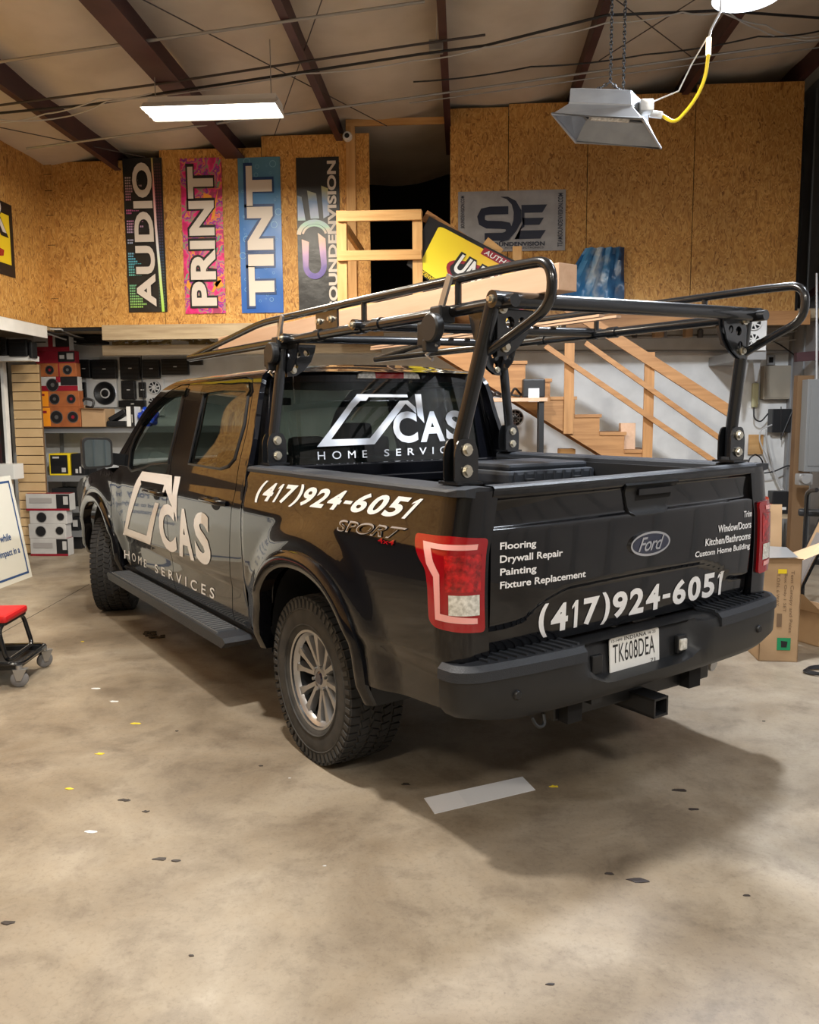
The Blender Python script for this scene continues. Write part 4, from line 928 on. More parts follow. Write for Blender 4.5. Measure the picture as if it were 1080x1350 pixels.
# hitch and lower valance
g=G(); z0=.405+tiltz(.1)
for a,b in (((.0,-1.235,z0-.04),(.010,-1.0,z0+.04)),((.08,-1.235,z0-.04),(.09,-1.0,z0+.04)),((.0,-1.235,z0+.032),(.09,-1.0,z0+.042)),((.0,-1.235,z0-.042),(.09,-1.0,z0-.032))): g.b2(a,b)
g.b2((-.45,-1.10,.42),(.55,-1.04,.49),.01); g.build('tow_hitch',M['black_plastic'],TR)
g=G(); g.tube(fillet([(-.66,-1.20,.515),(-.65,-1.22,.48),(-.61,-1.22,.48),(-.60,-1.20,.515)],.02),.007,8); g.build('tow_hook',M['black_plastic'],TR)
g=G(); g.b2((-.34,-1.2,.50),(-.28,-1.14,.53)); g.build('valance_clip',M['black_plastic'],TR)
# ------------------------------------------------------------------ ladder rack (own thing, bolted to the bed rails)
RK=thing('ladder_rack','black tubular steel ladder rack standing on the truck bed rails','rack',T0,TH)
P_=M['powder']
def zr(x,z): return z+.0267*(x+.75)
bolts=G()
def bolt(p,d=(0,-1,0),r=.017,parent=None):
    q=Vector(p); n=Vector(d).normalized(); g=G(); g.tube([q,q+n*.006],[r*1.35,r*1.35],12); g.tube([q+n*.006,q+n*.018],[r,r*.92],6); return g.build('bolt',M['zinc'],parent or RK)
for s in (-1,1):
    X=s*.75
    def q(y,z,x=None): return Vector((X if x is None else x,y,zr(X,z)))
    g=G(); g.tube([q(-1.19,2.055),q(2.16,2.055)],.024,14); rail=g.build('side_rail',P_,RK)
    for y in (.30,-.10,-.25):
        g=G(); g.tube([q(y,2.055),q(y-.06,2.055)],.030,14); g.build('rail_sleeve',P_,rail)
    g=G(); pts=[q(2.10,2.062),q(.95,2.180),q(-1.16,2.172),q(-1.37,2.165),q(-1.375,2.02),q(-1.20,1.945),q(-1.06,1.885,s*.765)]
    g.tube(fillet(pts,[0,.15,.05,.19,.13,.08,0],7),.0185,14); g.build('guard_rail',P_,RK)
    for y in (.72,-.16,-.86):
        g=G(); g.tube([q(y,2.055),q(y,2.175)],.014,10); g.build('guard_post',P_,RK)
    # splice plates between rails with slot and bolts
    g=G(); g.b2(q(.30,2.19)+Vector((-.006,0,0)),q(.08,2.05)+Vector((.006,0,0)),.004); sp=g.build('splice_plate',P_,RK)
    for y in (.26,.14): bolt(q(y,2.12)+Vector((-.007,0,0)),(-1,0,0),.012,sp)
    # legs
    for yb,yt,base in ((-.98,-1.08,'rear'),(.66,.66,'front')):
        g=G(); zb=1.40+tiltz(s*.83)
        g.tube([(s*.83,yb,zb+.02),(s*.83,yb-(.0),zb+.17),(s*.762,yt,zr(X,2.05))],.029,16); leg=g.build('leg',P_,RK)
        g=G()
        # foot bracket: upright plates either side of the tube, on a base plate
        g=G(); pl_=fil2([(-.055,0),(.055,0),(.055,.12),(.035,.165),(-.035,.165),(-.055,.12)],.02,3)
        for dy in (-.036,.030):
            Mx=Matrix(((1,0,0,s*.83),(0,0,1,yb+dy),(0,1,0,zb),(0,0,0,1))); g.prism(pl_,.007,Mx)
        g.b2((s*.83-.06,yb-.06,zb-.004),(s*.83+.06,yb+.06,zb+.006)); ft=g.build('foot_bracket',P_,leg)
        for dz in (.045,.125): bolt((s*.83,yb-.037,zb+dz),(0,-1,0),.018,ft)
        # perforated quarter gusset at the top, reaching inwards along the crossbar
        g=G(); pts=[(0,0),(0,-.175),(.05,-.17),(.10,-.14),(.145,-.09),(.17,-.03),(.175,.0)]
        hol=[[(.06+.022*math.cos(t),-.05+.022*math.sin(t)) for t in [2*PI*k/10 for k in range(10)]],[(.045+.02*math.cos(t),-.115+.02*math.sin(t)) for t in [2*PI*k/10 for k in range(10)]],[(.118+.018*math.cos(t),-.045+.018*math.sin(t)) for t in [2*PI*k/10 for k in range(10)]]]
        for dy in (-.014,.006):
            bm=fill2d(pts,hol,None,None); bm.verts.index_update(); o_=Vector((X,yt+dy,zr(X,2.04)))
            r=bmesh.ops.extrude_face_region(bm,geom=bm.faces[:])
            for v in r['geom']:
                if isinstance(v,bmesh.types.BMVert): v.co.z+=.008
            bm.verts.index_update()
            g.add([o_+Vector((-s*v.co.x,v.co.z,v.co.y)) for v in bm.verts],[[v.index for v in f.verts] for f in bm.faces]); bm.free()
        gs=g.build('gusset',P_,leg)
        bolt((X-s*.02,yt-.016,zr(X,2.04)),(0,-1,0),.016,gs); bolt((X-s*.035,yt-.016,zr(X,1.90)),(0,-1,0),.014,gs)
        # forward gusset under the side rail
        g=G(); vs=[(0,0),(0,-.15),(.06,-.145),(.12,-.10),(.155,0)]
        bm=fill2d(vs,[[(.06+.026*math.cos(t),-.055+.026*math.sin(t)) for t in [2*PI*k/10 for k in range(10)]]],None,None)
        r=bmesh.ops.extrude_face_region(bm,geom=bm.faces[:])
        for v in r['geom']:
            if isinstance(v,bmesh.types.BMVert): v.co.z+=.008
        bm.verts.index_update(); o_=Vector((X-.004,yt,zr(X,2.04)))
        g.add([o_+Vector((v.co.z,v.co.x if base=='rear' else -v.co.x,v.co.y)) for v in bm.verts],[[v.index for v in f.verts] for f in bm.faces]); bm.free(); g.build('gusset',P_,leg)
# crossbars
for y,r in ((-1.12,.030),(-.14,.024),(.60,.024)):
    g=G(); g.tube([(-.78,y,zr(-.78,2.065)),(.80,y,zr(.80,2.065))],r,16); cbar=g.build('crossbar',P_,RK)
    for s in (-1,1):
        g=G(); g.cyl((s*.775,y,zr(s*.775,2.065)),(s*.80,y,zr(s*.8,2.065)),r*1.06,16); g.build('end_cap',P_,cbar); bolt((s*.80,y,zr(s*.80,2.065)),(s,0,0),.011,cbar)
# ratchet strap winders hung on the near rail, with their upright handles
for yy in (-.80,.66):
    t=thing('ratchet_strap_winder','black ratchet strap winder clamped on rack rail '+('nearest the tailgate' if yy<0 else 'above the cab roof corner'),'ratchet',T0,TH,'strap winders on the rack rail')
    c=Vector((-.815,yy,1.99)); g=G()
    g.lathe([(0,-.035),(.050,-.035),(.056,-.028),(.056,.0),(.050,.006),(0,.006)],c,'x',28)
    g.build('winder_drum',M['black_plastic'],t)
    g=G(); g.b2(c+Vector((-.02,.03,-.07)),c+Vector((.05,.10,.03)),.01); g.b2(c+Vector((-.03,.02,-.09)),c+Vector((.03,.05,-.04)),.006); g.build('ratchet_body',M['rim_dark'],t)
    g=G(); g.tube([c+Vector((.02,.02,-.06)),c+Vector((.0,.06,-.10)),c+Vector((.0,.02,-.12))],.008,8); g.build('strap_hook',M['steel'],t)
    g=G(); g.bar(c+Vector((.02,0,.055)),c+Vector((.015,-.075,.19)),.030,.012,(1,0,0)); g.build('lever_handle',M['steel'],t)
    g=G(); g.b2(c+Vector((.0,-.03,.02)),c+Vector((.075,.04,.085)),.008); g.build('rail_clamp',M['black_plastic'],t)
# lumber on the rack, tool box in the bed
g=G(); g.b2((-.585,-1.235,zr(-.55,2.092)),(-.495,2.05,zr(-.55,2.188)),.003)
tag(g.build('lumber_beam',M['pale'],None,T0,TH),'pale square timber beam lying lengthwise on the rack crossbars','lumber')
for x,z,ln,lb in ((.30,2.092,2.1,'thin pale wooden strip nearest the middle on the rack'),(.42,2.092,2.3,'thin pale wooden strip next to the far rack rail')):
    g=G(); g.b2((x,-.60,zr(x,z)),(x+.035,-.60+ln,zr(x,z)+.012)); tag(g.build('wood_strip',M['pale'],None,T0,TH),lb,'lumber',group='wooden strips on the rack')
tb=thing('tool_chest','black ribbed plastic tool chest standing in the truck bed','tool box',T0,TH)
g=G(); g.b2((.14,-.14,.888),(.72,.30,1.28),.02)
for k in range(9): g.b2((.17+k*.063,-.148,1.0),(.185+k*.063,-.138,1.26))
g.build('chest_body',M['black_plastic'],tb)
g=G(); g.b2((.11,-.17,1.28),(.75,.33,1.36),.02); g.b2((.14,-.14,1.36),(.72,.30,1.395),.02)
for k in range(9): g.b2((.15+k*.07,-.178,1.29),(.165+k*.07,-.168,1.355))
g.build('chest_lid',M['grain_plastic'],tb)
for x in (.25,.60):
    g=G(); g.b2((x-.03,-.19,1.24),(x+.03,-.165,1.32),.006); g.build('latch',M['black_plastic'],tb)
# ------------------------------------------------------------------ ceiling lamps
TUBE=mat('lit_tube',(1,1,1),.5,emit=(1,.93,.78),estr=9)
TUBEC=mat('lit_tube_cool',(1,1,1),.5,emit=(.85,.93,1),estr=14)
def strip_fixture(x,y,z,r,lab,tub=None):
    t=thing('fluorescent_fixture',lab,'light',(x,y,z),r)
    g=G(); g.add([(-.57,-.18,-.055),(.57,-.18,-.055),(.57,.18,-.055),(-.57,.18,-.055),(-.58,-.07,.02),(.58,-.07,.02),(.58,.07,.02),(-.58,.07,.02)],[(4,5,6,7),(0,1,5,4),(1,2,6,5),(2,3,7,6),(3,0,4,7)]); g.b2((-.55,-.05,.02),(.55,.05,.07)); g.build('reflector_housing',M['white2'],t)
    for dy in (-.13,-.045,.045,.13):
        g=G(); g.cyl((-.57,dy,-.045),(.57,dy,-.045),.014,10); g.build('lamp_tube',tub or TUBE,t)
    for sx in (-.5,.5):
        g=G(); g.tube([(sx,0,.07),(sx,0,zc(x)-z-.02)],.004,6); g.build('hanging_wire',M['conduit'],t)
    return t
labs=['lit fluorescent fixture hanging under the roof above the banners','added unseen fluorescent fixture brightening the left display wall','lit fluorescent fixture behind the camera on the left','lit fluorescent fixture behind the camera on the right','added unseen fluorescent fixture lighting the right side']
for (x,y,z,p,c),l in zip(BAYS,('round high bay lamp above the near side of the truck bed','cool white round lamp cut off by the top edge of the photo')):
    t=thing('high_bay_lamp',l,'light',(x,y,z)); g=G(); g.lathe([(.19,-.03),(.17,.03),(.09,.16),(.0,.18)],(0,0,0),'z',28); g.build('lamp_shade',M['steel'],t); g=G(); g.tube([(.15*math.cos(q),.15*math.sin(q),-.02) for q in [2*PI*k/28 for k in range(28)]],.016,10,closed=True); g.build('lamp_ring',TUBEC,t); g=G(); g.cyl((0,0,.18),(0,0,zc(x)-z-.16),.006,6); g.build('hanging_rod',M['conduit'],t)
for (x,y,z,r,p,c),l in zip(STRIPS,labs): strip_fixture(x,y,z,r,l,TUBE if c!=COOL else TUBEC)
# conduit hook seen beside the fixture in view
# hanging reflector hood
hc=Vector((.75,4.50,3.19)); hr=0
hd=thing('grow_light_hood','silver reflector hood lamp hanging on chains before the right OSB wall','light',hc,hr)
HM=mat('brushed_aluminium_hood',(.36,.37,.39),.34,metal=.85,vary=(.30,.31,.33),scale=9)
HB=[(-.32,-.27),(.13,-.17),(.33,.30),(-.15,.16)]
hring=lambda k,z,kk=None:[(x*k,y*(kk or k),z) for x,y in HB]
g=G(); vs=hring(1,-.09)+hring(.70,.0,.55)+hring(.68,.075,.5)+hring(.5,.085,.4)
fs=[(i*4+j,i*4+(j+1)%4,(i+1)*4+(j+1)%4,(i+1)*4+j) for i in range(3) for j in range(4)]+[(12,13,14,15)]
g.add(vs,fs); g.build('hood_shell',HM,hd)
ring=lambda x,y,z: hring(1,-.09) if z<0 else hring(.70,.0,.55)
g=G(); g.tube([Vector(p) for p in ring(.31,.27,-.14)],.008,6,closed=True); g.tube([Vector(p) for p in ring(.235,.155,0)],.006,6,closed=True); g.build('hood_rim',M['steel'],hd)
g=G(); g.cyl((-.10,-.02,-.02),(.10,.03,-.02),.022,14); g.build('bulb',M['clear_lens'],hd)
g=G(); g.b2((.15,-.02,.0),(.22,.06,.06),.01); g.cyl((.21,.03,.0),(.27,.03,-.01),.018,12); g.build('junction_box',M['white2'],hd)
def chain(path,par,name='chain',r=.0028,l=.022):
    g=G(); P=[Vector(p) for p in path]; k=0
    for a,b in zip(P[:-1],P[1:]):
        d=b-a; n=max(1,int(d.length/(l*.8))); t=d.normalized(); s1=t.cross(Vector((.3,1,.2))).normalized(); s2=t.cross(s1)
        for i in range(n):
            c=a+d*((i+.5)/n); sd=s1 if k%2 else s2; k+=1
            g.tube([c+t*(math.cos(q)*l*.62)+sd*(math.sin(q)*l*.30) for q in [2*PI*j/8 for j in range(8)]],r,4,closed=True)
    return g.build(name,M['rim_dark'],par)
top=zc(.75)-3.19-.05
chain([(-.12,-.02,.08),(.0,.0,.15),(.0,.0,top)],hd); chain([(.10,.03,.08),(.0,.0,.15)],hd); chain([(.075,.05,.06),(.075,.05,top)],hd)
# ------------------------------------------------------------------ cables, conduits and rods under the roof
def wire(name,lab,cat,pts,r,m,sag=0,group=None,n=8,fil=.3):
    P=[Vector(p) for p in pts]; out=[]
    for a,b in zip(P[:-1],P[1:]):
        for k in range(n): t=k/n; q=a.lerp(b,t); q.z-=sag*4*t*(1-t); out.append(q)
    out.append(P[-1]); g=G(); g.tube(out,r,6)
    return tag(g.build(name,m),lab,cat,group)
wire('conduit','light grey conduit crossing the roof highest in view','conduit',[atC(-60,90,.22),atC(560,2,.22)],.012,M['conduit'])
wire('conduit','grey conduit crossing under the roof just above the hanging lamp hood','conduit',[atC(35,196,.24),atC(540,129,.24),atC(1085,52,.26)],.011,M['conduit'])
wire('conduit','thin grey conduit running just under the one above the lamp hood','conduit',[atC(540,136,.25),atC(1085,62,.27)],.006,M['conduit'])
wire('conduit','dark rusty pipe crossing behind the lit fluorescent fixture','pipe',[atC(-10,140,.25),atC(200,112,.25),atC(540,60,.25),atC(640,46,.25)],.010,mat('dark_pipe',(.05,.04,.04),.5))
wire('cable_bundle','thick black cable bundle hanging above the fluorescent fixture','cable',[atC(-10,150,.3),atC(120,138,.3),atC(220,122,.3),atC(400,95,.3),atC(550,72,.3),atC(640,60,.3),atC(800,20,.3),atC(950,14,.3),atC(1085,24,.3)],.011,M['cable_black'])
for k,(lab,pts) in enumerate((('white cable looping loosely left of the fluorescent fixture',[(-10,162),(60,150),(130,130),(200,123)]),
  ('thin white cable sagging from the left edge across the roof',[(0,158),(80,155),(140,134),(400,97),(545,80)]),
  ('white cable sagging beside the black bundle toward the lamp hood',[(545,80),(640,62),(700,50),(800,30),(900,16),(952,16)]),
  ('white cable running down to the right from the cord junction',[(952,16),(1010,33),(1050,47),(1085,45)]),
  ('thin white cable drooping at the top right edge',[(960,15),(1000,38),(1040,50),(1085,50)]),
  ('dark cable sagging under the black bundle at the top right',[(545,108),(700,88),(850,72),(1000,48),(1085,40)]))):
    wire('cable',lab,'cable',[atC(u,v,.30+.01*k) for u,v in pts],.006 if k<5 else .007,M['cable_white'] if k<5 else M['cable_black'],.02)
RODM=mat('brace_rod_steel',(.07,.06,.06),.5)
for lab,a,b in (('thin brace rod crossing the roof from the top left to the back wall',(170,-10),(510,166)),('thin brace rod running steeply from the top down to the TINT banner',(428,-10),(362,178)),
  ('thin brace rod low in the left roof bay',(-10,166),(190,207)),('thin brace rod slanting down right behind the lamp chains',(805,-6),(918,80)),('thin brace rod slanting down left behind the lamp chains',(925,-6),(790,80))):
    wire('brace_rod',lab,'rod',[atC(*a,.14),atC(*b,.14)],.005,RODM)
# electrical box on a purlin
a=atC(575,62,.22); g=G(); g.box(a,(.12,.10,.09),None,.01); jb=tag(g.build('junction_box',M['conduit']),'grey electrical box fixed to the purlin above the upper doorway','electrical box')
wire('cable','white cable dropping from the top to the grey electrical box','cable',[atC(578,-5,.2),a+Vector((0,0,.05))],.005,M['cable_white'])
# yellow power cord with lit plug
pj=atZ(933,60,3.95); py=atZ(933,60,3.95).y; plug=atY(934,72,4.52); low=hc+Vector((.27,.03,-.01))
yc=thing('extension_cord','yellow extension cord curving from a glowing plug to the lamp hood','cord')
g=G(); pts=[low,atY(890,163,4.53),atY(915,135,4.53),atY(930,105,4.52),plug]; g.tube(fillet(pts,.12,6),.009,10); g.build('cord',M['yellow'],yc)
g=G(); g.cyl(plug,plug+Vector((0,0,.08)),.013,12); g.build('plug',mat('glowing_plug',(.8,.5,.3),.4,emit=(1,.75,.45),estr=5),yc)
wire('cable','white cord rising from the glowing plug to the roof','cable',[plug+Vector((0,0,.07)),atY(937,40,4.5),atY(950,15,4.5),atY(952,-25,4.5)],.006,M['cable_white'])
wire('cable','thin white cord curving from the lamp hood up to the plug','cable',[hc+Vector((.20,.03,.05)),atY(895,120,4.54),atY(912,85,4.54),atY(932,50,4.52)],.004,M['cable_white'],0)
# ------------------------------------------------------------------ left display wall, shelves and boxes
ZW=2.42
amps=[(100,474,119,498,'partly hidden black car amplifier behind the box stack'),(120,474,153,499,'wide black car amplifier second from the left on the display wall'),(157,471,184,500,'tallest black car amplifier on the display wall'),(187,474,210,498,'narrow black car amplifier right of the tallest one'),(212,473,248,494,'wide black car amplifier with small white mark at the upper right'),(249,469,266,481,'black car amplifier peeking over the cab roof')]
def amp(u0,v0,u1,v1,lab,Y_=YL-.02,dep=.07,grp='car amplifiers on the display wall'):
    a=atY(u0,v0,Y_-dep); b=atY(u1,v1,Y_-dep); x0,x1,z0,z1=a.x,b.x,b.z,a.z
    g=G(); g.b2((x0,Y_-dep,z0),(x1,Y_,z1),.008); t=tag(g.build('car_amplifier',M['black_plastic']),lab,'amplifier',grp)
    g=G()
    for k in range(5):
        z=z0+(z1-z0)*(.12+.19*k); g.b2((x0+.01,Y_-dep-.006,z),(x1-.01,Y_-dep,z+(z1-z0)*.09))
    g.build('cooling_fin',M['rim_dark'],t); g=G(); cx=(x0+x1)/2+.01; cz=(z0+z1)/2; g.b2((cx-.022,Y_-dep-.009,cz-.006),(cx+.022,Y_-dep-.006,cz+.006)); g.build('badge',M['white2'],t)
    return t
for q in amps: amp(*q)
amp(159,502,178,526,'black car amplifier below the tallest one, beside the large woofer')
amp(182,504,192,524,'smallest black amplifier between woofer board and fan board')
amp(100,504,113,524,'dark amplifier low behind the speaker boxes')
amp(156,528,192,537,'flat black amplifier lying low under the two small ones')
def board(name,u0,v0,u1,v1,Y_,lab,cat,spk):
    a=atY(u0,v0,Y_); b=atY(u1,v1,Y_); t=thing(name,lab,cat)
    g=G(); g.b2((a.x,Y_,b.z),(b.x,Y_+.03,a.z),.004); g.build('board',M['white2'],t)
    for (u,v,rp,style) in spk:
        c=atY(u,v,Y_); r=rp*Y_/FPX
        s_=G(); s_.lathe([(0,-.020),(r*.28,-.018),(r*.33,.006),(r*.80,-.020),(r*.88,-.028),(r*.95,-.018),(r,-.004),(r,.0)],(0,0,0),'y',32)
        o=s_.build('speaker',M['black_plastic'],t,c)
        if style=='mesh':
            q=G()
            for k in range(8): an=2*PI*k/8; q.bar((math.cos(an)*r*.25,-.03,math.sin(an)*r*.25),(math.cos(an+.3)*r*.85,-.03,math.sin(an+.3)*r*.85),r*.16,.008,(0,1,0))
            q.lathe([(0,-.034),(r*.25,-.032),(r*.27,-.022)],(0,0,0),'y',16); q.lathe([(r*.84,-.03),(r*.96,-.03),(r*.97,-.02)],(0,0,0),'y',28)
            q.build('speaker_grille',M['white2'] if Y_>10.3 or True else M['steel'],o)
        else:
            q=G(); q.lathe([(0,-.03),(r*.22,-.028),(r*.30,-.012)],(0,0,0),'y',24); q.build('dust_cap',M['rim_dark'],o)
            q=G(); q.lathe([(r*.985,-.008),(r*1.03,-.004),(r*1.03,.0)],(0,0,0),'y',36); q.build('rim_ring',M['steel'],o)
    return t
board('woofer_board',113,499,155,537,YL-.05,'white display board holding one large black woofer','speaker board',[(138.5,518.5,15.2,'cone')])
board('speaker_board',191,500,217,548,YL-.05,'white display board with two silver grille speakers beside the cab','speaker board',[(204,511,8.5,'mesh'),(203,531,7.5,'mesh')])
# wall ledge trim above the display
g=G(); a,b=atY(92,457,YL-.02),atY(270,470,YL-.02); g.b2((a.x,YL-.03,b.z),(b.x+3,YL,a.z)); S3(g.build('trim_23',M['white2'],wb))
for lab,pts in (('white cable strung along the wall above the display amplifiers',[(0,428),(60,438),(110,452),(150,448),(190,452),(270,456)]),('dark cable sagging beside the box stack under the left wall edge',[(0,424),(50,433),(85,440),(120,447)]),('thin white cable crossing above the left box stack',[(0,426),(80,434),(118,447)]),('pale rope of cable running under the loft beam',[(100,455),(190,454),(260,462)])):
    wire('cable',lab,'cable',[atY(u,v,YL-.12 if u>90 else 9.45) for u,v in pts],.010,M['cable_white'] if 'dark' not in lab else M['cable_black'],.02)
wire('cable','black cable hanging down between display amplifiers','cable',[atY(186,452,YL-.1),atY(187,500,YL-.1),atY(190,530,YL-.1)],.006,M['cable_black'])
# amps on the left wall
for (u0,v0,u1,v1,lab) in ((0,446,9,468,'black amplifier at the photo edge on the left wall'),(10,447,36,470,'black amplifier with rounded corners on the left wall'),(37,450,43,472,'small dark framed box at the end of the left wall row')):
    a=atY(u0,v0,9.2); b=atY(u1,v1,9.2); g=G(); g.b2((a.x,9.2,b.z),(b.x,9.32,a.z),.012); t=tag(g.build('car_amplifier',M['black_plastic']),lab,'amplifier','car amplifiers on the left wall')
    g=G()
    for k in range(4): z=b.z+(a.z-b.z)*(.15+.22*k); g.b2((a.x+.02,9.193,z),(b.x-.02,9.2,z+.012))
    g.build('cooling_fin',M['rim_dark'],t)
a=atY(-4,470,9.30); b=atY(46,476,9.30); g=G(); g.b2((a.x-.3,9.22,b.z),(b.x,9.40,a.z)); tag(g.build('wall_shelf',M['white2']),'narrow white ledge under the left wall amplifiers','shelf')
# slat wall panel
sw=thing('slat_wall_panel','tan slat wall panel standing left of the steel shelves','slat wall')
P0,P1=atY(15,481,9.62),atY(51,484,9.62); zt=P0.z
g=G(); dx=(P1.x-P0.x); 
b0=atY(26,660,9.55)
SLM=mat('slat_maple',(.60,.42,.225),.5,vary=(.54,.37,.19),scale=4)
L0=Vector((P0.x,9.62,0)); L1=Vector((P1.x+.02,9.62,0))
g.b2((P0.x,9.63,0),(P1.x,9.66,zt)); g.build('backing',mat('slat_groove',(.16,.09,.04),.8),sw)
k=0; z=zt
while z>0.1:
    g=G(); h=.098; g.b2((P0.x,9.605,z-h),(P1.x,9.63,z),.003); g.build('slat',SLM,sw); z-=.108
g=G(); a,b=atY(4,474,9.5),atY(14,640,9.5); g.b2((a.x,9.48,0),(b.x-.03,9.56,a.z)); S3(g.build('trim_24',M['white']))
# red trimmed poster edge left of the frame
a,b=atY(-6,478,9.46),atY(4,620,9.46); g=G(); g.b2((a.x-.3,9.44,b.z),(b.x,9.46,a.z)); pp=tag(g.build('display_case',mat('dark_maroon_panel',(.05,.008,.010),.4,vary=(.02,.02,.022),scale=9)),'dark maroon display case at the left photo edge','case')
a,b=atY(-6,612,9.3),atY(20,632,9.3); g=G(); g.b2((a.x-.3,9.28,b.z),(b.x,9.5,a.z),.004); tag(g.build('counter_ledge',M['white2']),'pale counter ledge above the leaning sign','ledge')
# steel shelving unit
sh=thing('steel_shelving','grey slotted steel shelving unit left of the truck','shelves')
yf,yb_=10.05,10.52; xa=atY(56,600,yf).x; xb=-2.6
for x in (xa,xb):
    for y in (yf,yb_):
        g=G(); g.b2((x,y,0),(x+.045,y+.012,1.60)); g.b2((x,y,0),(x+.012,y+.045,1.60)); post=g.build('post',M['grey_metal'],sh)
        if y==yf and x==xa:
            g=G()
            for k in range(30): g.b2((x+.016,y-.002,.05+k*.052),(x+.030,y+.001,.07+k*.052))
            g.build('post_slot',M['dark'],post)
zs=[atY(60,v,yf).z for v in (563,627,668,700)]
for i,z in enumerate(zs):
    g=G(); g.b2((xa,yf,z-.055 if i==0 else z-.05),(xb+.04,yb_,z),.004); g.b2((xa,yf-.01,z-.075),(xb+.04,yf+.01,z)); g.build('shelf',M['grey_metal'],sh)
z1=zs[0]
def bxo(name,u0,v0,u1,v1,Y_,dep,m,lab,cat,grp=None,zb=None,bev=.006):
    a=atY(u0,v0,Y_); b=atY(u1,v1,Y_); t=thing(name,lab,cat,group=grp); z0=b.z if zb is None else zb
    g=G(); g.b2((a.x,Y_,z0),(b.x,Y_+dep,a.z),bev); g.build('body',m,t); return t,(a.x,b.x,z0,a.z)
OR=mat('orange_brown_print',(.42,.13,.04),.5,vary=(.30,.09,.03),scale=7); RD=mat('dark_red_print',(.28,.010,.025),.45); BK=mat('box_black_print',(.015,.015,.017),.4); WHP=mat('box_white_print',(.58,.57,.55),.5,vary=(.48,.47,.46),scale=5); ORB=mat('orange_label',(.95,.33,.02),.45)
def fr(par,Y_,ex,x0,x1,z0,z1,m,nm='print',o=.003):
    X0,X1,Z0,Z1=ex; return mk(nm,[(X0+(X1-X0)*a,Y_-o,Z0+(Z1-Z0)*b) for a,b in ((x0,z0),(x1,z0),(x1,z1),(x0,z1))],[(0,1,2,3)],m,par)
def fdisc(par,Y_,ex,cx,cz,r,m,m2,nm='speaker_print'):
    X0,X1,Z0,Z1=ex; c=Vector((X0+(X1-X0)*cx,Y_-.004,Z0+(Z1-Z0)*cz)); r*=(Z1-Z0)
    g=G(); g.lathe([(0,0),(r,0)],c,'y',24); g.build(nm,m,par); g=G(); g.lathe([(0,-.001),(r*.35,-.001)],c,'y',16); g.build(nm,m2,par)
    g=G(); g.lathe([(r,-.001),(r*1.12,-.001)],c,'y',24); g.build(nm,M['steel'],par)
Ys=9.98
st=[(49,537,107,558.5,'lowest','or2'),(46,515.5,105,537,'second from the bottom','or2'),(46,497,103,515.5,'third from the bottom','wr'),(48,479,101,497,'orange one with two speaker pictures','or'),(46,463,99,479,'dark red one below the top','red'),(43,443,92,466,'topmost, white and black','top')]
zb=z1
for u0,v0,u1,v1,pos,kind in st:
    a=atY(u0,v0,Ys)
    t,ex=bxo('speaker_box',u0,v0,u1,v1,Ys,.12,OR if kind in('or','or2') else (RD if kind=='red' else WHP),'printed car speaker box, %s of the stack on the steel shelf'%pos if kind in('or2','wr') else 'printed car speaker box on the steel shelf stack, '+pos,'box','speaker boxes stacked on the steel shelf',zb)
    zb=a.z
    if kind=='or2': fr(t,Ys,ex,.0,.30,.05,.97,ORB); fdisc(t,Ys,ex,.44,.5,.30,BK,M['steel']); fdisc(t,Ys,ex,.82,.5,.26,BK,RD); fr(t,Ys,ex,.06,.22,.70,.82,RD,'lettering',.005)
    if kind=='or': fdisc(t,Ys,ex,.33,.5,.30,BK,RD); fdisc(t,Ys,ex,.78,.5,.32,BK,M['steel']); fr(t,Ys,ex,.55,.58,0,1,RD)
    if kind=='red': fr(t,Ys,ex,.58,1,.1,.95,BK); fr(t,Ys,ex,.80,.97,.3,.8,WHP,o=.005); fr(t,Ys,ex,.62,.74,.35,.65,WHP,o=.005)
    if kind=='wr': fr(t,Ys,ex,.60,1,.38,1,BK); fr(t,Ys,ex,0,1,0,.36,RD); fr(t,Ys,ex,.50,.60,.6,1,RD,o=.005); fdisc(t,Ys,ex,.41,.42,.42,BK,M['steel'])
    if kind=='top': fr(t,Ys,ex,.62,1,.25,1,BK); fr(t,Ys,ex,0,1,0,.28,RD); fr(t,Ys,ex,.42,.55,.28,1,RD,o=.005); fr(t,Ys,ex,.06,.36,.55,.62,BK,o=.005)
cb_=thing('cardboard_box','open plain cardboard box beside the speaker boxes on the top shelf','box')
a,b=atY(107,539,Ys),atY(139,560,Ys); g=G(); g.b2((a.x,Ys,z1),(b.x,Ys+.3,a.z),.002); g.build('box_body',M['card'],cb_)
g=G(); g.add([(a.x-.02,Ys-.04,a.z+.01),(b.x+.02,Ys-.05,a.z-.005),(b.x,Ys,a.z),(a.x,Ys,a.z)],[(0,1,2,3)]); g.add([(a.x,Ys,a.z),(a.x-.06,Ys+.05,a.z+.05),(a.x-.06,Ys+.28,a.z+.05),(a.x,Ys+.3,a.z)],[(0,1,2,3)]); g.build('flap',M['card_in'],cb_)
a,b=atY(108,525,Ys+.1),atY(124,538,Ys+.1); g=G(); g.tube(fillet([(a.x,Ys+.1,a.z-.04),(a.x+.04,Ys+.1,a.z+.0),(b.x,Ys+.12,a.z-.03),(b.x-.02,Ys+.1,b.z+.0),(a.x+.03,Ys+.14,b.z+.02)],.04),.016,8); tag(g.build('wire_coil',M['cable_black']),'tangle of black wire on the open cardboard box','wire')
bg=thing('camera_bag','black slanting equipment case on the top steel shelf','case'); a,b=atY(139,534,Ys),atY(167,558,Ys)
g=G(); g.b2((a.x,Ys,z1),(b.x,Ys+.25,z1+.07),.015); g.box(((a.x+b.x)/2-.0,Ys+.12,z1+.14),(.24,.2,.06),Matrix.Rotation(-.5,3,'Y'),.015); g.build('case_body',M['black_plastic'],bg)
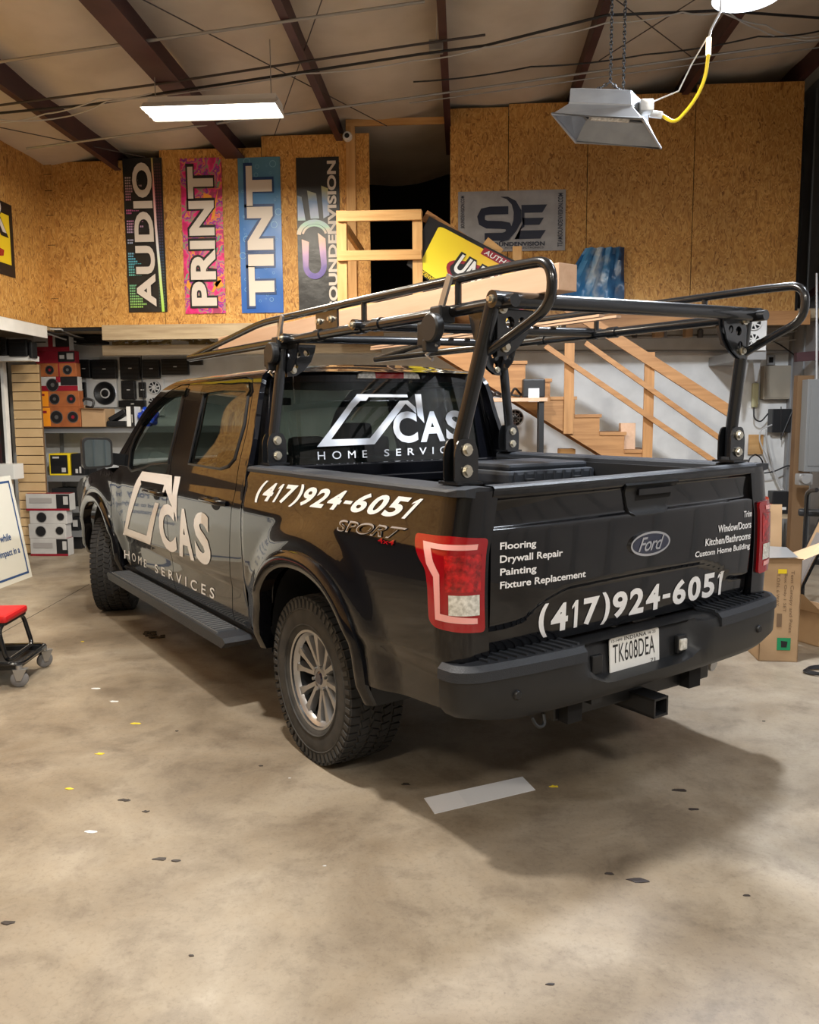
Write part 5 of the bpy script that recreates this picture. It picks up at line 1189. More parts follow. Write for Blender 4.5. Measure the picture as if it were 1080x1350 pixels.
t,ex=bxo('product_box',166,536,178,558,Ys,.2,M['white2'],'slim white and black box between black case and blue bag','box',zb=z1); fr(t,Ys,ex,.55,1,0,1,BK); fr(t,Ys,ex,.65,.75,.2,.6,WHP,o=.005)
a,b=atY(179,532,Ys),atY(201,556,Ys); g=G(); bm=bmesh.new(); bmesh.ops.create_icosphere(bm,subdivisions=4,radius=1)
for v in bm.verts:
    q=v.co; f_=1+.13*math.sin(q.x*7+q.z*5)+.09*math.sin(q.y*11-q.x*9)+.05*math.sin(q.z*21); v.co=Vector((q.x*.11*f_,q.y*.12*f_,q.z*.115*f_+(.0)))
bm.verts.index_update(); g.add([v.co for v in bm.verts],[[v.index for v in f.verts] for f in bm.faces],True); bm.free()
tag(g.build('plastic_bag',mat('blue_plastic_bag',(.01,.06,.50),.3,vary=(.01,.03,.28),scale=12),None,((a.x+b.x)/2,Ys+.14,z1+.115)),'crumpled blue plastic bag on the shelf beside the windshield','bag')
# lower shelf stock
Y2=10.08
t,ex=bxo('yellow_edged_box',64,598,93,626,Y2,.25,M['yellow'],'black product box with a yellow border on the middle shelf','box',zb=zs[1]); fr(t,Y2,ex,.07,.90,.08,.93,BK); fr(t,Y2,ex,.15,.8,.45,.7,M['rim_dark'],o=.005); fr(t,Y2,ex,.6,.8,.15,.35,WHP,o=.005); fr(t,Y2,ex,.18,.5,.78,.86,WHP,o=.005)
t,ex=bxo('product_box',93.5,598,112,626,Y2,.25,BK,'plain black box right of the yellow edged box','box',zb=zs[1]); fr(t,Y2,ex,.3,.5,.1,.3,WHP,o=.005); fr(t,Y2,ex,.6,.75,.1,.4,WHP,o=.005)
bxo('product_box',117,604,128,626,Y2,.25,M['black_plastic'],'small black box hidden behind the door mirror','box',zb=zs[1])
bxo('storage_bin',68,644,104,667,Y2,.3,M['dark'],'black bin on the lower shelf above the white boxes','bin',zb=zs[2])
t,ex=bxo('product_box',94,682,104,699,Y2,.3,BK,'dark box with white label on the bottom shelf','box',zb=zs[3]); fr(t,Y2,ex,.2,.9,.3,.8,WHP,o=.004)
bxo('product_box',94,706,108,727,Y2,.3,BK,'dark box standing under the bottom shelf','box',zb=0.001)
# floor stack of four boxes
Yf=9.55; fs_=[(39,704,90,727,'bottom box of the white stack on the floor'),(37,685,87,706,'second box from the floor in the white stack'),(38,667,88,686,'third box from the floor in the white stack'),(33,645,92,668,'top box of the white stack, with a red lid')]
zb=.002; hb=[atY(50,v,Yf).z-atY(50,727,Yf).z for v in (704,685,667,645)]
for (u0,v0,u1,v1,lab),h_ in zip(fs_,hb):
    x0,x1=atY(u0,v0,Yf).x+.0,atY(u1,v1,Yf).x; t=thing('subwoofer_box',lab,'box',(0,0,0),0,'boxes stacked on the floor by the shelves')
    wide=('bottom' in lab or 'top' in lab); g=G(); g.b2((x0,Yf,zb),(x1,Yf+.15,h_),.006); g.build('body',WHP,t); ex=(x0,x1,zb,h_)
    if wide:
        fr(t,Yf,ex,.70,1,.0,.97,BK); fr(t,Yf,ex,.86,.97,.35,.85,WHP,o=.005); fr(t,Yf,ex,0,1,0,.12,RD,o=.004); fr(t,Yf,ex,.08,.6,.45,.75,mat('faint_print',(.35,.33,.32),.6),o=.004)
        mk('lid_print',[(x0,Yf,h_+.002),(x1,Yf,h_+.002),(x1,Yf+.15,h_+.002),(x0,Yf+.15,h_+.002)],[(0,1,2,3)],RD,t)
    else: fdisc(t,Yf,ex,.33,.5,.34,BK,BK); fdisc(t,Yf,ex,.84,.55,.26,BK,BK)
    zb=h_
# leaning policy sign, facing the room
sg_=thing('policy_sign','white sign board with blue border leaning at the left photo edge','sign',(-4.52,8.28,0))
tilt_=-.16; L_=2.35; H_=1.08
def sp(a,b,o=0):  # a along (towards camera), b up the board
    return (math.sin(tilt_)*b+math.cos(tilt_)*o,-a,math.cos(tilt_)*b-math.sin(tilt_)*o)
def sq(a0,b0,a1,b1,m,o,nm): return mk(nm,[sp(a0,b0,o),sp(a1,b0,o),sp(a1,b1,o),sp(a0,b1,o)],[(0,1,2,3)],m,sg_)
g=G(); g.add([sp(a,b,o) for o in (-.02,0) for a,b in ((0,0),(L_,0),(L_,H_),(0,H_))],[(0,1,2,3),(4,5,6,7),(0,1,5,4),(1,2,6,5),(2,3,7,6),(3,0,4,7)]); g.build('board',mat('sign_white',(.74,.73,.66),.4),sg_)
BL=mat('sign_blue',(.02,.07,.22),.4)
for r in ((.05,.05,L_-.05,.072),(.05,H_-.072,L_-.05,H_-.05),(.05,.05,.072,H_-.05),(L_-.072,.05,L_-.05,H_-.05)): sq(*r,BL,.002,'border')
def stx(s,a1,b0,h,m=BL,lenr=None,bold=.01):
    P,F,asp=text2d(s,bold); ln=h*asp*.9 if lenr is None else lenr
    return mk('lettering',[sp(a1+ln-u*ln,b0+v*h,.003) for u,v in P],F,m,sg_)
stx('impact in a',.13,.26,.085,bold=.02); stx('rs while',.24,.43,.075,bold=.02); stx('Our Policy',.55,.84,.13,bold=.03); stx('committed to satisfying',.42,.71,.085,bold=.02); stx('your expectations',.60,.59,.085,bold=.02); stx('quality',.95,.47,.075,bold=.02)
g=G(); g.bar(sp(.4,1.0,-.02),(-.42,-.4,0),.04,.02); g.bar(sp(1.9,1.0,-.02),(-.42,-1.9,0),.04,.02); g.build('prop_leg',M['grey_wood'],sg_)
# ------------------------------------------------------------------ creeper stool
cs=thing('mechanic_stool','rolling mechanic stool with a red padded seat at the left edge','stool',(-3.04,4.96,0),.12); cs.scale=(1.1,1.1,1.04)
g=G(); g.box((-.02,0,.40),(.42,.30,.045),None,.018); g.build('seat',mat('red_vinyl_seat',(.62,.015,.02),.35),cs)
g=G(); g.box((-.02,0,.372),(.40,.28,.02),None,.006); g.build('seat_pan',M['black_plastic'],cs)
g=G()
g.tube([Vector(p) for p in fillet([(-.27,-.20,.145),(.27,-.20,.145),(.27,.20,.145),(-.27,.20,.145)],.06,5,True)],.014,8,closed=True); g.build('base_frame',M['powder'],cs)
g=G(); g.b2((-.25,-.18,.105),(.25,.18,.118),.004); g.b2((-.25,-.19,.105),(.25,-.178,.145)); g.b2((-.25,.178,.105),(.25,.19,.145)); g.build('tool_tray',M['black_plastic'],cs)
for s in (-1,1):
    g=G(); g.tube(fillet([(s*.15-.0,-.12,.37),(s*.15+s*.0,-.135,.33),(s*.15,-.15,.17),(s*.15,.15,.17),(s*.15,.135,.33),(s*.15,.12,.37)] if False else [(s*.15,-.10,.37),(s*.15,-.17,.34),(s*.19,-.18,.155),(s*.19,.18,.155),(s*.15,.17,.34),(s*.15,.10,.37)],.05,5),.013,10); g.build('side_frame',M['powder'],cs)
for sx in (-1,1):
    for sy in (-1,1):
        c=Vector((sx*.255,sy*.185,.05)); rot=Matrix.Rotation(.5*sx+sy*.4,3,'Z'); g=G(); g.lathe([(0,-.014),(.040,-.014),(.048,-.008),(.048,.008),(.040,.014),(0,.014)],(0,0,0),'y',24); g.v=[tuple(rot@Vector(v)+c) for v in g.v]
        wo=g.build('caster_wheel',mat('grey_caster_rubber',(.20,.20,.21),.5) if sx==-1 and sy==-1 else D.materials['grey_caster_rubber'],cs)
        g=G()
        for dy in (-.019,.019):
            g.add([tuple(rot@Vector(p)+c) for p in ((-.012,dy,-.008),(.012,dy,-.008),(.045,dy,.062),(-.030,dy,.062))],[(0,1,2,3)])
        g.add([tuple(rot@Vector(p)+c) for p in ((-.035,-.02,.062),(.048,-.02,.062),(.048,.02,.062),(-.035,.02,.062))],[(0,1,2,3)]); g.cyl(c+Vector((0,0,.06)),c+Vector((0,0,.085)),.018,12); g.build('caster_fork',M['steel'],wo)
# ------------------------------------------------------------------ stairs
sr=thing('staircase','open pine staircase rising left to the dark upper doorway','stairs')
Yn,Yw=8.75,9.42; x0s,z0s=atY(660,476,Yn).x,atY(660,476,Yn).z; run,rise=.2575,.185
def zt_(i): return z0s-rise*i
for i in range(-3,12):
    x=x0s+run*i; z=zt_(i)
    if z<.1: break
    g=G(); g.b2((x-.0,Yn-.01,z-.035),(x+run+.02,Yw,z),.003); g.build('tread',M['stair_pine'],sr)
    g=G(); g.b2((x+run-.012,Yn+.0,z-rise),(x+run,Yw,z-.035)); g.build('riser',M['stair_pine'],sr)
i0,i1=-3,11
xa_,za_=x0s+run*i0,zt_(i0); xb_,zb_=x0s+run*i1,zt_(i1)
for y in (Yn+.005,Yw-.04):
    pts=[(xa_,za_-.035)]
    for i in range(i0,i1+1): pts+=[(x0s+run*(i+1),zt_(i)-.035),(x0s+run*(i+1),zt_(i)-.035-rise)]
    pts+=[(xb_+run-.05,max(0,zt_(i1)-.2-rise)),(xa_,za_-.40)]
    Mx=Matrix(((1,0,0,0),(0,0,1,y),(0,1,0,0),(0,0,0,1))); g=G(); g.prism(pts,.038,Mx); g.build('stringer',M['stair_pine'],sr)
def lumber(a,b,w_,h_,nm='rail',par=None,m='pine'):
    g=G(); g.bar(a,b,w_,h_); return g.build(nm,M[m],par or sr)
A=lambda u,v,y=8.70:atY(u,v,y)
g=G(); p=A(751,500); g.b2((p.x-.05,8.722,zt_(3)-.2),(p.x+.05,8.748,A(751,452).z)); g.build('newel_post',M['stair_pine_z'],sr)
g=G(); p=A(857,500); g.b2((p.x-.05,8.722,zt_(6)-.25),(p.x+.05,8.748,A(857,464).z)); g.build('newel_post',M['stair_pine_z'],sr)
lumber(A(560,284),A(966,545),.04,.11,'handrail',None,'stair_pine'); lumber(A(719,456,8.66),A(962,622,8.66),.035,.052,'mid_rail',None,'stair_pine'); lumber(A(772,452,8.66),A(966,590,8.66),.035,.05,'mid_rail',None,'stair_pine')
# platform and railing
g=G(); px0,px1=-1.35,x0s+run*(-2); g.b2((px0,8.55,2.66),(px1,YU-.06,2.80),.004); g.build('platform',M['pine'],sr)
for u0,u1,v0 in ((444,457,279),(544,557,279)):
    a=atY(u0,v0,8.62); b=atY(u1,v0,8.62); g=G(); g.b2((a.x,8.58,2.62),(b.x,8.66,a.z)); g.build('railing_post',M['pine_z'],sr)
for v0,v1 in ((280,291),(332,343)):
    a=atY(446,v0,8.6); b=atY(556,v1,8.6); g=G(); g.b2((a.x,8.545,b.z),(b.x,8.58,a.z)); g.build('railing_board',M['pine'],sr)
lumber(atY(457,302,8.64),atY(478,334,9.3),.04,.09,'brace')
lumber(atY(640,318,8.72),atY(660,334,8.72),.04,.09,'brace')
g=G(); p=atY(682,330,8.72); g.b2((p.x-.045,8.70,2.6),(p.x+.045,8.76,atY(683,325,8.72).z)); g.build('railing_post',M['pine_z'],sr)
a,b=atY(822,558,8.7),atY(841,590,8.7); g=G(); g.b2((a.x,8.83,zt_(5)+.002),(b.x,8.95,a.z),.004); tag(g.build('wood_block',M['pale']),'pale upright wood block standing on a stair tread','block')
# yellow dealer banner on the handrail
yb=thing('dealer_banner','yellow and black banner hanging slanted on the stair handrail','banner')
cn=[A(566,285,8.60),A(722,366,8.60),A(660,440,8.60),A(536,349,8.60)]  # TL TR BR BL
def yq(c,m,off,nm): return mk(nm,[(p.x,p.y-off,p.z) for p in c],[tuple(range(len(c)))],m,yb)
def yl_(u,v,off=0): 
    p=(cn[0]*(1-u)+cn[1]*u)*v+(cn[3]*(1-u)+cn[2]*u)*(1-v); return Vector((p.x,p.y-off,p.z))
vs=[yl_(i/12,j/6,.012*math.sin(i*1.1)*math.sin(j*.9+.5)) for i in range(13) for j in range(7)]; g=G(); g.add(vs,[(i*7+j,(i+1)*7+j,(i+1)*7+j+1,i*7+j+1) for i in range(12) for j in range(6)],True); g.build('cloth',LK,yb)
YP=grad_mat('yellow_print',[(0,(.90,.78,.04)),(.5,(.88,.66,.03)),(1,(.80,.42,.03))],'x',-.5,.5)
g=G(); rr=fil2([(.10,.10),(.97,.10),(.97,.93),(.10,.93)],.06,4); g.add([yl_(a,b,.016) for a,b in rr],[tuple(range(len(rr)))]); g.build('print',YP,yb)
def ytext(s,u0,v0,u1,v1,m,off,bold=.02,sh=.1):
    P,F,_=text2d(s,bold,1.0,sh); mk('lettering',[yl_(u0+u*(u1-u0),v0+v*(v1-v0),off) for u,v in P],F,m,yb)
g=G(); el=[(.66+.36*math.cos(t),.42+.27*math.sin(t)) for t in [2*PI*k/30 for k in range(30)]]; g.add([yl_(a,b,.018) for a,b in el],[tuple(range(30))]); g.build('print',RD,yb)
g=G(); el=[(.66+.33*math.cos(t),.42+.21*math.sin(t)) for t in [2*PI*k/30 for k in range(30)]]; g.add([yl_(a,b,.020) for a,b in el],[tuple(range(30))]); g.build('print',LK,yb)
ytext('UNDER',.34,.34,.86,.72,LK,.022,.09); ytext('UNDER',.36,.37,.84,.69,M['white2'],.025,.03); ytext('TRUCK',.50,.22,.74,.31,M['white2'],.022)
g=G(); g.add([yl_(a,b,.022) for a,b in ((.48,.84),(.97,.84),(.97,.96),(.48,.96))],[(0,1,2,3)]); g.build('print',RD,yb); ytext('AUTHORIZED',.50,.86,.90,.94,M['white2'],.024,.01)
ytext('SOUNDENVISION',.06,.02,.34,.09,M['yellow'],.018)
# ------------------------------------------------------------------ things under and beside the stairs
Yd=8.4
wbk=thing('work_bench','bench with pale top edge behind the truck bed','bench'); a,b=atY(610,525,Yd),atY(722,531,Yd)
g=G(); g.b2((a.x-.3,Yd,b.z+.015),(b.x,Yd+.28,a.z)); g.build('bench_top',M['pale'],wbk)
for x in (a.x-.25,b.x-.08):
    for y in (Yd+.03,Yd+.20): g=G(); g.b2((x,y,0),(x+.05,y+.05,b.z+.014)); g.build('leg',M['black_plastic'],wbk)
zt1=a.z
mn=thing('monitor','small black device with a white screen on the bench end','device'); a,b=atY(690,502,Yd),atY(719,534,Yd)
g=G(); g.b2((a.x,Yd+.02,zt1+.002),(b.x,Yd+.22,a.z+.02),.015); g.build('case',M['black_plastic'],mn); a2,b2_=atY(697,512,Yd+.0),atY(711,531,Yd)
g=G(); g.b2((a2.x,Yd+.008,b2_.z+.01),(b2_.x,Yd+.02,a2.z)); g.build('screen',mat('white_screen',(.85,.86,.88),.3,emit=(1,1,1),estr=.25),mn)
g=G(); 
for k in range(6):
    a=atY(612+k*12,512,Yd+.2); g.tube(fillet([(a.x,Yd+.2,zt1+.01),(a.x+.05,Yd+.15,zt1+.07+.02*(k%3)),(a.x+.12,Yd+.22,zt1+.03),(a.x+.2,Yd+.18,zt1+.02)],.04),.012,6)
tag(g.build('cable_tangle',M['cable_black']),'tangle of black cables lying on the bench behind the rack','cable',kind='stuff')
c=atY(679,551,9.3); r=.095; t=thing('loudspeaker','round silver grille speaker under the bench edge','speaker',c)
g=G(); g.lathe([(0,-.02),(r*.3,-.02),(r*.8,.0),(r,-.02),(r,.05)],(0,0,0),'y',28); g.build('cone',M['black_plastic'],t)
g=G()
for k in range(8): an=2*PI*k/8; g.bar((math.cos(an)*r*.2,-.03,math.sin(an)*r*.2),(math.cos(an)*r*.9,-.03,math.sin(an)*r*.9),.008,.006,(0,1,0))
g.tube([(r*.95*math.cos(q),-.028,r*.95*math.sin(q)) for q in [2*PI*k/28 for k in range(28)]],.007,6,closed=True); g.tube([(r*.55*math.cos(q),-.03,r*.55*math.sin(q)) for q in [2*PI*k/28 for k in range(28)]],.004,6,closed=True); g.build('speaker_grille',M['steel'],t)
g=G(); g.bar((0,.05,0),(0,1.28,0),.03,.03); g.build('bracket',M['black_plastic'],t)
a,b=atY(666,571,9.2),atY(682,604,9.2); t=thing('tall_jar','tan tub with an orange lid behind the truck bed','tub',((a.x+b.x)/2,9.25,0)); g=G(); g.cyl((0,0,.92),(0,0,a.z),.065,20); g.build('tub_body',mat('tan_tub',(.62,.36,.22),.5),t); g=G(); g.cyl((0,0,a.z),(0,0,a.z+.06),.07,20); g.build('lid',mat('orange_lid',(.75,.12,.04),.45),t)
g=G(); g.b2((a.x-.3,9.1,.88),(b.x+.9,9.45,.92)); g.b2((a.x-.28,9.12,0),(a.x-.22,9.18,.88)); g.b2((b.x+.82,9.12,0),(b.x+.88,9.18,.88)); g.b2((a.x-.28,9.38,0),(a.x-.22,9.44,.88)); g.b2((b.x+.82,9.38,0),(b.x+.88,9.44,.88)); tag(g.build('low_table',M['pine']),'low wooden table under the stairs','table')
a,b=atY(737,594,9.2),atY(758,606,9.2); g=G(); g.b2((a.x,9.15,.922),(b.x,9.35,a.z+.02),.01); tag(g.build('wood_crate',M['pine']),'small pine crate on the low table under the stairs','crate')
# ------------------------------------------------------------------ lower right wall
YR=YL-.02
def wallbox(name,u0,v0,u1,v1,dep,m,lab,cat,bev=.004,Y_=YR):
    a=atY(u0,v0,Y_-dep); b=atY(u1,v1,Y_-dep); g=G(); g.b2((a.x,Y_-dep,b.z),(b.x,Y_,a.z),bev); return tag(g.build(name,m),lab,cat)
t=board('speaker_board',977,415,1010,462,9.38,'white board with two silver speakers on the wall behind the rack hoop','speaker board',[(993.5,425.5,9.8,'mesh'),(992.5,449,9.0,'mesh')])
g=G(); a,b=atY(976,462,9.42),atY(1010,474,9.42); g.b2((a.x,9.42,b.z),(b.x,YR,a.z)); tag(g.build('wall_shelf',M['conduit']),'grey shelf bracket plate under the right speaker board','shelf')
for u in (977,993):
    a=atY(u,474,9.5); g=G(); g.add([(a.x,9.5,a.z),(a.x+.09,9.5,a.z),(a.x+.06,9.52,a.z-.24),(a.x+.04,9.52,a.z-.24),(a.x,9.51,a.z),(a.x+.09,9.51,a.z),(a.x+.06,9.53,a.z-.24),(a.x+.04,9.53,a.z-.24)],[(0,1,2,3),(4,5,6,7),(0,3,7,4),(1,5,6,2)]); tag(g.build('metal_bracket',M['conduit']),'pointed grey bracket hanging under the speaker board, '+('left' if u<980 else 'right')+' one','bracket')
eb=wallbox('electrical_panel',1008,482,1047,526,.12,mat('putty_grey',(.34,.30,.235),.5),'putty grey square electrical box on the white wall','electrical box',.006)
g=G(); a,b=atY(1010,484,YR-.125),atY(1045,524,YR-.125); g.b2((a.x,YR-.128,b.z),(b.x,YR-.12,a.z),.002); g.build('cover',D.materials['putty_grey'],eb)
ot=wallbox('power_outlet',1012,468,1022,481,.03,M['conduit'],'small grey outlet box above the putty grey panel','outlet')
g=G(); a,b=atY(1014.5,471,YR-.034),atY(1019.5,478,YR-.034); g.b2((a.x,YR-.036,b.z),(b.x,YR-.03,a.z)); g.build('socket',M['dark'],ot)
bb=wallbox('wall_device',1019,539,1051,570,.16,M['black_plastic'],'black wall mounted device below the putty grey panel','device',.008)
g=G(); a=atY(1030,536,YR-.17); b=atY(1030,580,YR-.17); g.tube([a,b],.006,6); g.build('antenna',M['cable_black'],bb)
wallbox('wood_scrap',988,573,1006,599,.03,M['pine'],'small OSB scrap screwed to the white wall','board')
wallbox('tube_lamp',993,505,1000,537,.05,mat('yellowed_plastic',(.55,.52,.30),.4),'yellowed plastic tube fixture on the white wall','tube',.015)
wallbox('shelf_board',1034,541,1054,570,.03,M['pine'],'plywood edge behind the black wall device','board',.002,YR+.0)
wire('conduit','grey conduit running up from the yellowed tube','conduit',[atY(997,505,YR-.03),atY(997,466,YR-.03)],.010,M['conduit'])
for lab,pts,m in (('thick black cable looped in a ring on the white wall',[(996,599),(1003,603),(1007,612),(1004,622),(997,626),(989,623),(986,612),(989,603),(996,599)],'cable_black'),
  ('black cable arching low across the white wall',[(997,625),(1020,622),(1040,613),(1052,618),(1050,640),(1042,655)],'cable_black'),
  ('grey cable falling from the black wall device',[(1018,560),(1003,566),(1001,580),(1012,605),(1030,645)],'cable_white'),
  ('grey cable dropping straight from the wall device',[(1010,566),(1012,585),(1020,620),(1035,650)],'cable_white'),
  ('black cable curving under the yellowed tube',[(994,537),(994,552),(1003,557),(1013,545)],'cable_black'),
  ('black cable slanting down from the right pipe to the device',[(1077,478),(1050,530),(1031,575)],'cable_black'),
  ('white cable looping from the right pipe top',[(1079,430),(1066,440),(1064,462),(1072,480),(1080,485)],'cable_white'),
  ('second white cable loop on the right pipe',[(1075,425),(1070,445),(1073,470),(1080,478)],'cable_white'),
  ('grey cable bundle running along the wall top right of the speaker board',[(1012,452),(1040,449),(1066,446)],'cable_white'),
  ('thin black cable crossing the wall top bundle',[(1010,445),(1030,455),(1050,470)],'cable_black'),
  ('grey cable slanting right to the photo edge near the ledger',[(1010,440),(1045,438),(1080,426)],'cable_white')):
    wire('cable',lab,'cable',fillet([atY(u,v,YR-.2) for u,v in pts],.05,4),.009,M[m],0,n=1)
wire('pipe','long grey pipe along the top of the white wall behind the stairs','pipe',[atY(640,463,YR-.1),atY(1040,463,YR-.1)],.02,M['conduit'])
wire('pipe','second grey pipe just over the first behind the stairs','pipe',[atY(640,447,YR-.1),atY(1070,441,YR-.1)],.025,M['conduit'])
# stuff on top of the lower right wall
random.seed(5)
for k,(u,w_,cc,lab) in enumerate(((838,7,(.05,.05,.06),'dark bottle on the ledge under the right OSB wall'),(862,12,(.48,.30,.16),'small brown box on the ledge under the right OSB wall'),(878,6,(.3,.3,.32),'grey can beside the small brown box on the ledge'),(903,9,(.5,.32,.18),'tan box with green label on the ledge near the rack leg'),(925,8,(.10,.10,.11),'black tub on the ledge next to the rack leg'))):
    a=atY(u,438,YR-.2); z0=atY(u,447,YR-.2).z+.02
    g=G(); (g.b2((a.x,YR-.25,z0),(a.x+w_*.0095,YR-.1,z0+.09+.02*(k%2)),.008) if k in (1,3) else g.lathe([(0,0),(w_*.0045,0),(w_*.0045,.09),(w_*.002,.11),(0,.11)],(a.x,YR-.15,z0),'z',16)); tag(g.build('ledge_item',mat('ledge_item_%d'%k,cc,.5)),lab,'container')
# right side post, breaker panel and beam
g=G(); a,b=atY(1052,500,8.9),atY(1066,660,8.9); g.b2((a.x,8.9,0),(b.x,9.0,atY(1050,495,8.9).z)); tag(g.build('wood_post',D.materials['slat_groove']),'rough lumber post at the right photo edge','post')
bp=thing('breaker_panel','tall grey breaker panel at the right photo edge','electrical panel'); a,b=atY(1066,500,8.7),atY(1092,622,8.7)
g=G(); g.b2((a.x,8.7,b.z),(b.x+.1,8.85,a.z),.006); g.build('panel_box',mat('breaker_grey',(.20,.205,.205),.45,metal=.2),bp); g=G(); g.b2((a.x+.03,8.69,b.z+.06),(b.x+.08,8.70,a.z-.06),.002); g.build('panel_door',D.materials['breaker_grey'],bp)
g=G(); a=atY(1049,471,9.6); b=atY(1085,466,9.6); g.bar(a,b+Vector((.3,0,0)),.08,.10); tag(g.build('steel_beam',M['purlin']),'red oxide steel beam end above the breaker panel','beam')
g=G(); a,b=atX(1060,395,3.9),atX(1085,375,3.9); g.bar(a,b,.05,.05); tag(g.build('girt',M['purlin']),'red oxide girt on the right wall beside the OSB','beam')
wire('conduit','thin vertical conduit at the right photo edge','conduit',[atY(1077,360,8.8),atY(1077,500,8.8)],.012,M['conduit'])
# utility meter
c=atY(1058,631,8.6); g=G(); g.b2((c.x-.04,8.58,c.z-.07),(c.x+.10,8.7,c.z+.05),.02); g.cyl((c.x+.0,8.58,c.z),(c.x,8.5,c.z),.045,16); tag(g.build('valve',M['conduit']),'grey valve body beside the wood post','valve')
# ------------------------------------------------------------------ right foreground clutter
tbx=thing('tall_cardboard_box','tall open cardboard box standing behind the right bumper end','box',(2.115,5.66,0),-.05)
wx,wy,hz=.125,.13,.69; th=.006
for nm,a,b in (('front',(-wx,-wy,0),(wx,-wy+th,hz)),('back',(-wx,wy-th,0),(wx,wy,hz)),('left',(-wx,-wy,0),(-wx+th,wy,hz)),('right',(wx-th,-wy,0),(wx,wy,hz))):
    g=G(); g.b2(a,b); g.build('box_panel',M['card'],tbx)
g=G(); g.b2((-wx,-wy,0),(wx,wy,.006)); g.build('box_bottom',M['card'],tbx)
g=G(); g.add([(-wx,wy,hz),(wx*.6,wy,hz),(wx*.6,wy+.03,hz+.34),(-wx,wy+.03,hz+.34)],[(0,1,2,3)]); g.build('flap',M['card'],tbx)
g=G(); g.add([(wx,-wy,hz),(wx,wy,hz),(wx+.19,wy*.4,hz+.10),(wx+.20,-wy*.8,hz+.08)],[(0,1,2,3)]); g.build('flap',M['card_in'],tbx)
g=G(); g.add([(-wx,-wy,hz),(wx,-wy,hz),(wx*1.0,-wy-.03,hz+.015),(-wx,-wy-.03,hz+.015)],[(0,1,2,3)]); g.build('flap',M['card'],tbx)
g=G(); g.add([(-wx,-wy+.01,hz+.01),(wx*.9,-wy+.03,hz+.015),(wx*.8,wy-.02,hz+.05),(-wx,wy-.02,hz+.06)],[(0,1,2,3)]); g.build('packing_foam',M['conduit'],tbx)
def bt_(s,x0,x1,z0,z1,m,rot=True,nm='lettering'):
    P,F,_=text2d(s,.0); mk(nm,[((x0+(v)*(x1-x0)) if rot else x0+u*(x1-x0),-wy-.002,(z1-u*(z1-z0)) if rot else z0+v*(z1-z0)) for u,v in P],F,m,tbx)
CI=mat('carton_ink',(.18,.11,.06),.7)
bt_('Tent Canopy and Poles',.052,.080,.20,.62,CI); bt_('Box Only 1 SET',.012,.036,.34,.60,CI); bt_('T.O.N. 6 WAY',-.030,-.010,.38,.60,CI)
mk('green_label',[(-.012,-wy-.003,.08),(.075,-wy-.003,.08),(.075,-wy-.003,.165),(-.012,-wy-.003,.165)],[(0,1,2,3)],mat('green_label',(.01,.26,.10),.5),tbx)
mk('label_mark',[(.015,-wy-.004,.10),(.05,-wy-.004,.10),(.055,-wy-.004,.14),(.012,-wy-.004,.145)],[(0,1,2,3)],INK,tbx)
mk('yellow_label',[(-.025,-wy-.003,.60),(.03,-wy-.003,.60),(.03,-wy-.003,.63),(-.025,-wy-.003,.63)],[(0,1,2,3)],M['yellow'],tbx)
mk('barcode',[(-.02,-wy-.003,.24),(.012,-wy-.003,.24),(.012,-wy-.003,.33),(-.02,-wy-.003,.33)],[(0,1,2,3)],CI,tbx)
# leaning flat carton and panels at the right edge
fc=thing('flat_carton','tall flattened carton leaning at the right photo edge','carton',(2.50,6.62,0),-.25); fc.scale=(1.1,1.1,1.12)
g=G(); Rm=Matrix.Rotation(.38,3,'Y'); g.box(Rm@Vector((0,0,.55)),(.03,.30,1.05),Rm); g.v=[(x,y,max(z,0)) for x,y,z in g.v]; g.build('carton_sheet',M['card'],fc)
g=G(); g.box(Rm@Vector((-.03,-.18,.50)),(.012,.26,.40),Rm); g.build('grey_pad',mat('grey_panel_pad',(.22,.20,.19),.7),fc)
g=G(); g.box(Rm@Vector((.02,.1,.45)),(.02,.5,.75),Rm); g.build('black_sheet',M['dark'],fc)
oc=thing('open_carton','open cardboard carton on the floor at the right photo edge','carton',(2.56,6.12,0),.5)
for a,b in (((-.14,-.22,0),(.16,-.21,.24)),((-.14,.21,0),(.16,.22,.24)),((-.14,-.22,0),(-.13,.22,.24)),((.15,-.22,0),(.16,.22,.24)),((-.14,-.22,0),(.16,.22,.008))):
    g=G(); g.b2(a,b); g.build('box_panel',M['card'],oc)
g=G(); g.add([(-.14,-.22,.24),(-.14,.22,.24),(-.32,.20,.40),(-.32,-.18,.40)],[(0,1,2,3)]); g.build('flap',M['card_in'],oc)
g=G(); g.b2((-.20,-.30,0),(.22,-.24,.03)); g.build('skid',M['dark'],oc)
# black chair and dark shop stuff behind the boxes
ch_=thing('hand_truck','black tubular hand cart handle behind the open cartons','cart',(2.95,7.0,0),-.3)
for s in (-1,1):
    g=G(); g.tube(fillet([(s*.10,0,.08),(s*.10,.02,.75),(s*.11,-.10,1.02),(s*.05,-.22,1.04)],.08),.018,10); g.build('handle_tube',M['powder'],ch_)
g=G(); g.b2((-.16,-.02,.80),(.16,.06,.86),.02); g.b2((-.18,-.25,.0),(.18,.05,.02)); g.b2((-.12,-.03,.40),(.12,.03,.44)); g.build('cross_plate',M['black_plastic'],ch_)
a,b=atY(1019,648,9.6),atY(1040,672,9.6); g=G(); g.b2((a.x,9.6,b.z-.05),(b.x,9.75,a.z),.006); mo=tag(g.build('cabinet_and_gap_shade',M['black_plastic']),'small black cabinet with white label on the far table','box'); g=G(); g.b2((a.x+.08,9.594,b.z+.0),(b.x-.03,9.602,b.z+.03)); g.build('label',M['white2'],mo)
g=G(); zz_=b.z-.05; g.b2((a.x-.5,9.5,zz_-.04),(b.x+.10,10.1,zz_)); 
